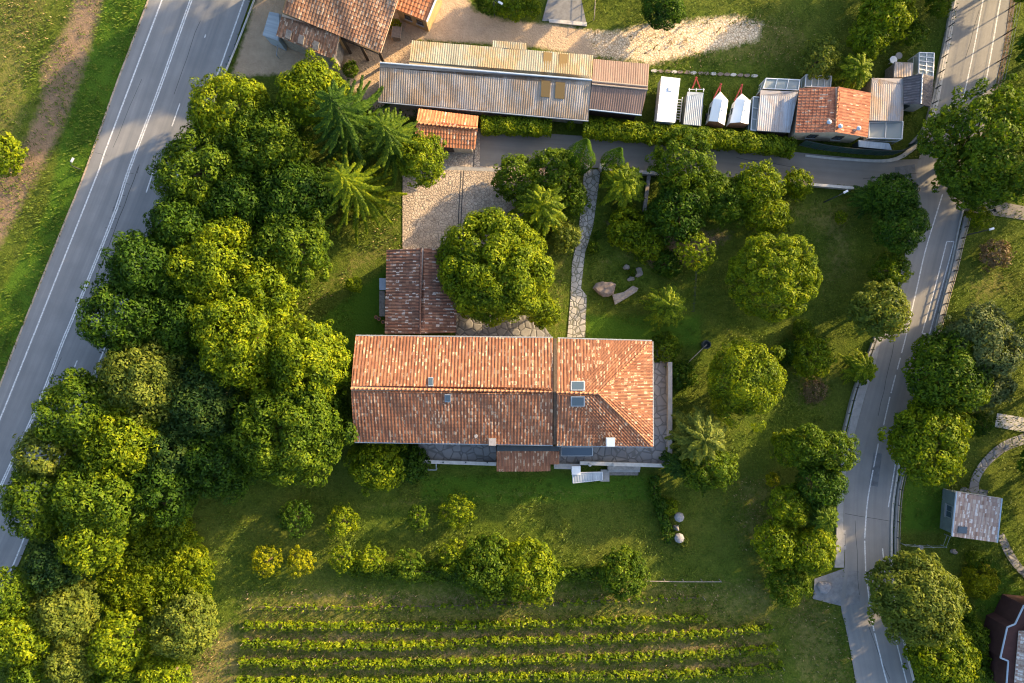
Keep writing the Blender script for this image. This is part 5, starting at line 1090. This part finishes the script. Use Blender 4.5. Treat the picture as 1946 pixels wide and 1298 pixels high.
gard = [
 (2, 292, 36, 5, 'round', B_, 'tree', 'yellow green tree cut by the left edge in the field', {}),
 (938, 505, 108, 9, 'round', B_, 'tree', 'big round bright green tree touching the north wing of the farmhouse', dict(dens=1.5, lump=.26, L=.40, wb=.015, ay=1.0)),
 (1032, 590, 32, 4, 'round', B_, 'bushy_tree', 'bright bushy tree south east of the big round one, by the garden path', {}),
 (672, 541, 16, 2.2, 'round', B_, 'bush', 'small pointed bright bush alone on the lawn west of the north wing', {}),
 (712, 885, 52, 4.5, 'round', B_, 'tree', 'yellow green tree at the south west corner of the farmhouse', {}),
 (780, 882, 34, 3, 'round', K_, 'bushy_tree', 'dark bush tree between the corner tree and the terrace parapet', {}),
 (985, 335, 46, 5, 'round', M_, 'tree', 'green tree at the north west of the clump east of the courtyard', {}),
 (1050, 320, 45, 5, 'round', M_, 'tree', 'green tree beside the left cypress in the clump east of the courtyard', {}),
 (1030, 395, 58, 5.5, 'star', B_, 'tree', 'yellow tufted tree in the clump between courtyard and garden path', dict(L=.5)),
 (1085, 375, 34, 4, 'round', M_, 'tree', 'green tree leaning over the garden path beside the yellow tufted one', {}),
 (1074, 447, 30, 3.5, 'round', PA, 'bushy_tree', 'pale olive bush at the west side of the garden path', {}),
 (1185, 350, 44, 4.5, 'star', B_, 'tree', 'feathery tree with yellow tips just below the right cypress', dict(L=.45)),
 (1302, 300, 62, 6, 'round', M_, 'tree', 'large rounded tree overhanging the lane opposite the caravans', dict(dens=1.15, lump=.22, L=.4)),
 (1292, 398, 54, 5, 'round', K_, 'tree', 'dark olive tree below the large rounded one by the lane', {}),
 (1350, 365, 46, 5, 'round', M_, 'tree', 'green tree east of the large rounded one, between it and the twin crowned tree', {}),
 (1392, 380, 42, 5, 'round', M_, 'tree', 'green tree in the middle of the clump south of the lane', {}),
 (1445, 352, 46, 6, 'round', B_, 'tree', 'bright tree at the east end of the clump south of the lane', {}),
 (1462, 405, 42, 5, 'round', B_, 'tree', 'bright tree just north of the great round tree on the east lawn', {}),
 (1326, 476, 37, 5, 'round', B_, 'tree', 'small bright tufted tree standing by itself north of the wire fence', dict(lump=.2)),
 (1195, 432, 40, 2.5, 'round', B_, 'bush', 'spreading green bush east of the garden path, its upper half', {}),
 (1232, 458, 36, 2.5, 'round', B_, 'bush', 'spreading green bush touching the shaded soil under the trees', {}),
 (1270, 500, 28, 2.0, 'round', K_, 'bush', 'dark bush between the spreading bush and the small tufted tree', {}),
 (1130, 470, 13, 1.3, 'round', M_, 'bush', 'small clipped round bush beside the garden path', dict(L=.2)),
 (1136, 446, 8, .9, 'round', K_, 'bush', 'tiny round bush just north of the clipped one beside the path', dict(L=.2)),
 (1520, 348, 28, 3.2, 'round', B_, 'small_tree', 'small bright tree beside the white topped wall', {}),
 (1480, 523, 84, 9, 'round', B_, 'tree', 'great round dense tree alone in the middle of the east lawn', dict(dens=1.5, lump=.22, L=.36, wb=.01, ay=1.0)),
 (1268, 582, 40, 4.6, 'star', B_, 'palm_like_tree', 'star shaped yellow green tree south east of the long stone slab', dict(nb=52, L=.42)),
 (1265, 664, 30, 2.2, 'round', M_, 'bush', 'green bush at the north east corner of the farmhouse', {}),
 (1298, 715, 27, 2.2, 'round', K_, 'bush', 'dark round bush leaning on the east terrace wall', {}),
 (1424, 725, 72, 8, 'round', B_, 'tree', 'lumpy bright tree with cushion like clumps east of the farmhouse', dict(lump=.46, dens=1.3, L=.34, nl=34)),
 (1330, 832, 58, 6.5, 'star', PA, 'palm_like_tree', 'golden topped fan leaved tree at the south east terrace corner', dict(nb=64, L=.55)),
 (1352, 890, 48, 6, 'round', M_, 'tree', 'olive tree below the golden topped fan leaved one', {}),
 (1290, 880, 34, 3.5, 'star', K_, 'palm_like_tree', 'dark feathery tree squeezed against the terrace corner', {}),
 (1530, 625, 20, 2.0, 'round', M_, 'bush', 'small round bush just south of the great round tree', {}),
 (1545, 678, 40, 3.2, 'round', B_, 'small_tree', 'bright low tree north of the bare twiggy patch', {}),
 (1503, 672, 24, 2.2, 'round', K_, 'bush', 'dark bush on the west side of the bright low tree', {}),
 (1638, 700, 33, 3.0, 'star', B_, 'small_tree', 'bright tufted tree beside the pavement of the lower road', {}),
 (1550, 742, 24, 1.0, 'round', BR, 'bush', 'bare brown twiggy bush on the east lawn', dict(L=.22, dens=.35)),
 (1705, 368, 44, 6.5, 'round', K_, 'tree', 'dark tree at the road junction nearest the lane mouth', {}),
 (1658, 376, 36, 4, 'star', K_, 'tree', 'dark feathery tree west of the junction tree', {}),
 (1722, 428, 46, 7, 'round', K_, 'tree', 'dark rounded tree at the road edge below the junction', dict(dens=1.1)),
 (1700, 512, 36, 4, 'round', M_, 'tree', 'light feathery tree at the roadside between two bigger ones', dict(gap=.15)),
 (1682, 588, 55, 7, 'round', PA, 'tree', 'pale olive rounded tree at the road edge opposite the white bay markings', dict(dens=1.1)),
 (1600, 412, 12, 1.4, 'round', B_, 'bush', 'tiny bright bush on the lawn south of the lamp near the lane', {}),
 (1505, 850, 34, 5, 'round', B_, 'tree', 'yellow tipped tree at the north west of the roadside clump', {}),
 (1545, 850, 42, 7, 'round', M_, 'tree', 'green tree in the northern half of the roadside clump', {}),
 (1592, 860, 40, 7, 'round', M_, 'tree', 'green tree overhanging the pavement at the north end of the roadside clump', {}),
 (1565, 925, 44, 6.5, 'round', K_, 'tree', 'dark tree in the middle of the roadside clump', {}),
 (1470, 912, 14, 1.8, 'round', GO, 'bush', 'little golden bush on the west side of the roadside clump', {}),
 (1503, 965, 40, 5.5, 'round', B_, 'tree', 'yellow green tree west of the dark feathery one in the roadside clump', {}),
 (1568, 985, 34, 6, 'star', M_, 'tree', 'feathery tree over the pavement in the roadside clump', {}),
 (1480, 1038, 42, 5.5, 'round', B_, 'tree', 'bright tree at the west side of the lower roadside clump', {}),
 (1548, 1050, 46, 6, 'round', B_, 'tree', 'bright spreading tree beside the drain cover of the lower road', {}),
 (1500, 1108, 42, 3.5, 'round', M_, 'tree', 'green tree at the southern tip of the roadside clump', {}),
 (1905, 265, 110, 12, 'round', M_, 'tree', 'huge dark green tree over the junction at the right edge', dict(dens=1.2, lump=.24)),
 (1865, 320, 62, 7, 'round', M_, 'tree', 'lower lobe of foliage, a second tree leaning over the side road', {}),
 (1898, 482, 28, 2.2, 'round', BR, 'bush', 'thin brownish bush on the lawn right of the timber fence', dict(dens=.5)),
 (1868, 412, 22, 2.2, 'round', B_, 'bush', 'bright bush beside the dark box on a post', {}),
 (1880, 655, 70, 9, 'round', GY_, 'tree', 'silvery green tree on the right, the lighter and more northern of the pair', dict(dens=1.1)),
 (1815, 710, 72, 8.5, 'round', M_, 'tree', 'blue green tree overhanging the road, the darker of the silvery pair', {}),
 (1882, 735, 48, 6, 'round', GY_, 'tree', 'silvery lower tree above the white back terrace', {}),
 (1780, 838, 74, 7.5, 'round', B_, 'tree', 'wide yellow green tree east of the road, north west of the curved path', dict(L=.45)),
 (1866, 806, 24, 2.3, 'round', K_, 'bush', 'dark green bush next to the white back terrace', {}),
 (1755, 1145, 84, 8.5, 'round', PA, 'tree', 'large olive tree overhanging the lower road at the right', dict(dens=1.1)),
 (1805, 1265, 64, 5.5, 'round', B_, 'tree', 'yellow tree at the bottom edge between the road and the red house', {}),
 (1850, 1215, 34, 3, 'round', M_, 'bushy_tree', 'green bush between the large olive tree and the red house', {}),
 (1858, 1066, 18, 1.8, 'round', M_, 'bush', 'small clipped ball bush south of the pavilion', dict(L=.22)),
 (1868, 1106, 33, 2.4, 'round', GO, 'bush', 'golden cushion bush below the clipped ball one', dict(L=.28)),
 (1262, 8, 40, 5, 'round', K_, 'tree', 'dark green tree cut by the top edge above the straw patch', {}),
 (975, 6, 28, 3, 'round', B_, 'bush', 'bright bush at the top edge west of the concrete drive', {}),
 (930, -5, 26, 3, 'round', M_, 'bush', 'green bush cut by the top edge furthest west of the concrete drive', {}),
 (1012, 12, 18, 2, 'round', B_, 'bush', 'small bright bush right beside the concrete drive', {}),
 (1692, 22, 52, 6, 'round', B_, 'tree', 'large bright tree at the top edge near the road fence', {}),
 (1658, 68, 38, 5, 'round', B_, 'tree', 'bright tree just below the large one at the top edge', {}),
 (1740, 60, 26, 3, 'round', M_, 'small_tree', 'loose small tree north of the pale framed greenhouse', dict(gap=.2)),
 (1565, 108, 38, 4.5, 'round', PA, 'tree', 'pale feathery tree behind the pen north of the cottage', dict(gap=.12)),
 (1625, 135, 38, 4.5, 'star', B_, 'tree', 'bright feathery tree touching the north wall of the cottage', dict(L=.42)),
 (1788, 5, 24, 3, 'round', M_, 'small_tree', 'small tree at the top edge against the road fence', {}),
 (750, 45, 12, 1.2, 'round', GO, 'bush', 'yellow flowering bush at the corner of the large barn', dict(L=.2)),
 (665, 130, 16, 1.6, 'round', M_, 'bush', 'small bush below the gate of the large barn', {}),
 (1260, 960, 14, 1.5, 'round', K_, 'bush', 'dark bush in the line south of the terrace corner', {}),
 (1276, 965, 16, 1.5, 'round', B_, 'bush', 'bright bush just north of the round capped ornaments', {}),
 (1300, 1034, 12, 1.0, 'round', PA, 'bush', 'pale little bush at the foot of the southern stone ornament', {}),
 (1203, 517, 8, .8, 'round', M_, 'bush', 'tiny plant among the rocks of the garden rockery', dict(L=.18)),
]
for px, py, r, h, st_, mt, nm, lb, kw in gard: tree(px, py, r, h, st_, mt, nm, lb, cat='bush' if nm == 'bush' else 'tree', **kw)
tree(1105, 292, 33, 10.5, 'cone', K_, 'cypress_tree', 'tall dark cypress, the bigger one at the north end of the garden path', L=.3)
tree(1090, 312, 18, 6, 'cone', K_, 'cypress_tree', 'short dark cypress tucked against the west side of the tall one', L=.28)
tree(1168, 302, 26, 8.5, 'cone', K_, 'cypress_tree', 'smaller pointed cypress, the one to the right, beside the lane', L=.28)
tree(1085, 236, 10, 2.6, 'cone', B_, 'cypress_tree', 'little upright conifer in the gap between the two lane hedges', L=.26)
orch = [(560, 985, 35, K_, 'shaded fruit tree, the westernmost of the upper orchard row'), (648, 993, 32, B_, 'fruit tree second from the west in the upper orchard row'), (793, 988, 24, M_, 'thin fruit tree left of the bushy one in the upper orchard row'), (870, 973, 34, B_, 'bushy bright fruit tree, the easternmost of the upper orchard row'),
 (505, 1070, 30, GO, 'golden fruit tree at the west end of the lower orchard row'), (568, 1070, 28, GO, 'golden fruit tree, second of the lower orchard row'), (652, 1062, 27, B_, 'bright fruit tree, third of the lower orchard row'), (705, 1065, 28, B_, 'fruit tree, fourth of the lower orchard row'), (775, 1075, 30, M_, 'shaded fruit tree, fifth of the lower orchard row'), (862, 1060, 30, B_, 'fruit tree just west of the dense rounded pair in the lower row')]
for i, (x, y, r, mt, lb) in enumerate(orch): tree(x, y, r, 3.2, 'round', mt, 'fruit_tree', lb, L=.30, gap=.25, lump=.24, group='orchard trees on the south lawn')
tree(925, 1085, 54, 4.5, 'round', M_, 'tree', 'dense rounded tree, the left of the pair above the vine rows', L=.4, dens=1.1); tree(1003, 1092, 58, 4.5, 'round', B_, 'tree', 'dense rounded tree, the right and wider of the pair above the vine rows', L=.4, dens=1.1)
tree(1186, 1096, 43, 4, 'round', M_, 'tree', 'single dark rounded tree at the end of the low hedge above the vine rows', L=.38, dens=1.2)
hedge('clipped green hedge south of the long shed, the shorter western one', [(914, 233), (980, 234), (1048, 237)], 32, 2.5, B_, dens=1.6, L=.3)
hedge('long clipped green hedge between the parked trailers and the lane', [(1110, 238), (1220, 247), (1350, 258), (1430, 266), (1513, 277)], 36, 2.4, B_, dens=1.6, L=.3)
hedge('low ragged hedge between the rounded tree pair and the single dark tree', [(1055, 1092), (1100, 1094), (1150, 1092)], 24, 1.1, M_)
hedge('low hedge running down from the south east terrace corner towards the ornaments', [(1247, 905), (1246, 940), (1262, 985), (1276, 1030)], 20, .9, K_)
hedge('ragged strip of shrubs along the foot of the lower orchard row', [(640, 1078), (700, 1085), (780, 1090), (880, 1095), (920, 1100)], 36, 1.3, M_)
hedge('hedge on the east side of the large olive tree beside the red house lawn', [(1842, 1160), (1865, 1220), (1880, 1300)], 30, 1.6, M_)
# vine rows
def vine(pts, label, dens, h=1.05, w=14):
    T_ = hedge(label, pts, w, h, B_, 'vine_row', L=.42, dens=dens, group='vine rows of the small vineyard'); ww, s = spline([P(x, y, h)[:2] for x, y in pts], int(pts[-1][0]-pts[0][0])//75+2)
    for q in ww: T_.mb('post', MB().tube([(q[0], q[1], -.1), (q[0], q[1], h+.2)], .04, 6), 'wood_grey')
    T_.mb('wire', MB().tube([(q[0], q[1], h+.1) for q in ww], .007, 4), 'wood_dark')
vine([(475, 1158), (750, 1157), (1000, 1152), (1200, 1143), (1340, 1140)], 'sparse topmost vine row with bare wires', .2, 1.0, 10)
vine([(462, 1192), (700, 1194), (960, 1190), (1150, 1184), (1345, 1178)], 'second vine row from the top', .75)
vine([(458, 1226), (700, 1232), (960, 1222), (1200, 1216), (1340, 1208), (1470, 1196)], 'third vine row from the top', 1.0)
vine([(452, 1262), (700, 1266), (960, 1259), (1200, 1252), (1340, 1247), (1480, 1236)], 'fourth vine row from the top', 1.0)
vine([(447, 1298), (700, 1300), (960, 1291), (1200, 1288), (1340, 1284), (1490, 1272)], 'vine row touching the bottom edge', 1.0)
# unseen trees added beyond the right and top edges to throw long evening shadows
out_ = [(2110, 560, 90, 11), (2080, 900, 85, 10), (2130, 720, 85, 11), (2090, 1080, 80, 9), (2060, 60, 80, 10), (2140, 250, 95, 12), (1990, -90, 70, 9), (1790, -120, 80, 10), (1150, -120, 70, 9), (2090, 1250, 80, 10), (560, -190, 80, 14), (460, -120, 62, 12), (510, -150, 60, 13), (660, -250, 80, 14), (640, -170, 60, 12)]
for i, (x, y, r, h) in enumerate(out_): tree(x, y, r, h, 'round', M_, 'tree', 'unseen tree added beyond the frame edge, only its shadow reaches in', L=.8, group='unseen trees added for their shadows')

# ------------------------------------------------------------------ loose ground growth (uncountable)
def inpoly(x, y, pts):
    w = W2(pts); ins = np.zeros(len(x), bool)
    for i in range(len(w)):
        a, b = w[i], w[(i+1) % len(w)]
        if a[1] != b[1]: ins ^= ((a[1] > y) != (b[1] > y)) & (x < (b[0]-a[0])*(y-a[1])/(b[1]-a[1])+a[0])
    return ins
def tufts(name, polys, n, L, mat, seed, excl=()):
    rg = np.random.default_rng(seed); x = rg.uniform(-63, 63, n*3); y = rg.uniform(-43, 43, n*3); ok = np.zeros(len(x), bool)
    for pl in polys: ok |= inpoly(x, y, pl)
    for pl in excl: ok &= ~inpoly(x, y, pl)
    cl = np.sin(x*1.9+2*np.sin(y*.8))*np.sin(y*2.3+np.cos(x*.9)*2)+np.sin(x*.5+y*.31)*.6; ok &= (cl+rg.uniform(-1.1, 1.1, len(x))) > 0
    x, y = x[ok][:n], y[ok][:n]; k = len(x); a = rg.uniform(0, 6.283, k); s = L*rg.uniform(.5, 1.4, k)
    dx, dy = np.cos(a), np.sin(a); base = np.stack([x, y, np.full(k, -.06)], 1); tip = base+np.stack([dx*s*.8, dy*s*.8, s*.75], 1); w = np.stack([-dy, dx, np.zeros(k)], 1)*(s*.16)[:, None]; mid = (base+tip)/2+np.array([0, 0, .12])*s[:, None]
    V = np.stack([base, mid-w, tip, mid+w], 1).reshape(-1, 3); return props(mesh(name, V, quads(V), mat), kind='stuff')
ROADS = [HL+HR[::-1], EL+ER[::-1], [(905, 243), (1500, 288), (1690, 304), (1775, 300), (1775, 400), (1690, 358), (1500, 345), (905, 322)], [(765, 318), (905, 246), (912, 250), (912, 316), (1095, 322), (1090, 350), (960, 440), (905, 477), (765, 477)],
 [(1106, 322), (1141, 322), (1112, 480), (1115, 562), (1112, 641), (1078, 641), (1087, 500)], [(500, -60), (440, 145), (700, 200), (830, 215), (790, 75), (1130, 110), (1140, 60), (860, -60)], [(670, 470), (1280, 640), (1280, 900), (670, 850)],
 [(1585, 640), (1690, 640), (1610, 900), (1600, 1150), (1545, 1140), (1585, 900)], [(1030, -60), (1115, -60), (1140, 62), (1030, 42)], [(1110, 60), (1230, 45), (1450, 45), (1440, 75), (1240, 120), (1130, 105)]]
FULL = [[(-40, -40), (1990, -40), (1990, 1340), (-40, 1340)]]
tufts('grass', FULL, 110000, .30, 'grass_blade', 61, ROADS)
o = tufts('verge_grass', [[(284, 0), (161, 334), (32, 654), (-10, 760), (-60, 760), (0, 560), (90, 390), (130, 200), (185, 60), (200, -40), (290, -40)]], 30000, .40, 'grass_blade', 62, ROADS)
tufts('dry_grass', [[(-40, -40), (120, -40), (200, -40), (110, 240), (10, 430), (-40, 460)], [(345, 1298), (390, 1215), (440, 1180), (455, 1230), (440, 1340), (340, 1340)], [(1480, 1080), (1600, 1160), (1640, 1320), (1500, 1320)], [(540, 600), (640, 500), (760, 400), (765, 470), (620, 570)], [(460, 1120), (1480, 1100), (1490, 1300), (455, 1300)], [(1390, 900), (1480, 900), (1470, 1060), (1390, 1040)], [(1180, 60), (1500, 20), (1560, 80), (1500, 130), (1240, 130)]], 15000, .26, 'dry_blade', 63, ROADS[:9])
tufts('cut_straw', [[(1120, 62), (1180, 58), (1230, 45), (1300, 38), (1400, 30), (1450, 45), (1440, 75), (1330, 100), (1240, 120), (1130, 105)]], 9000, .5, 'dry_blade', 64)
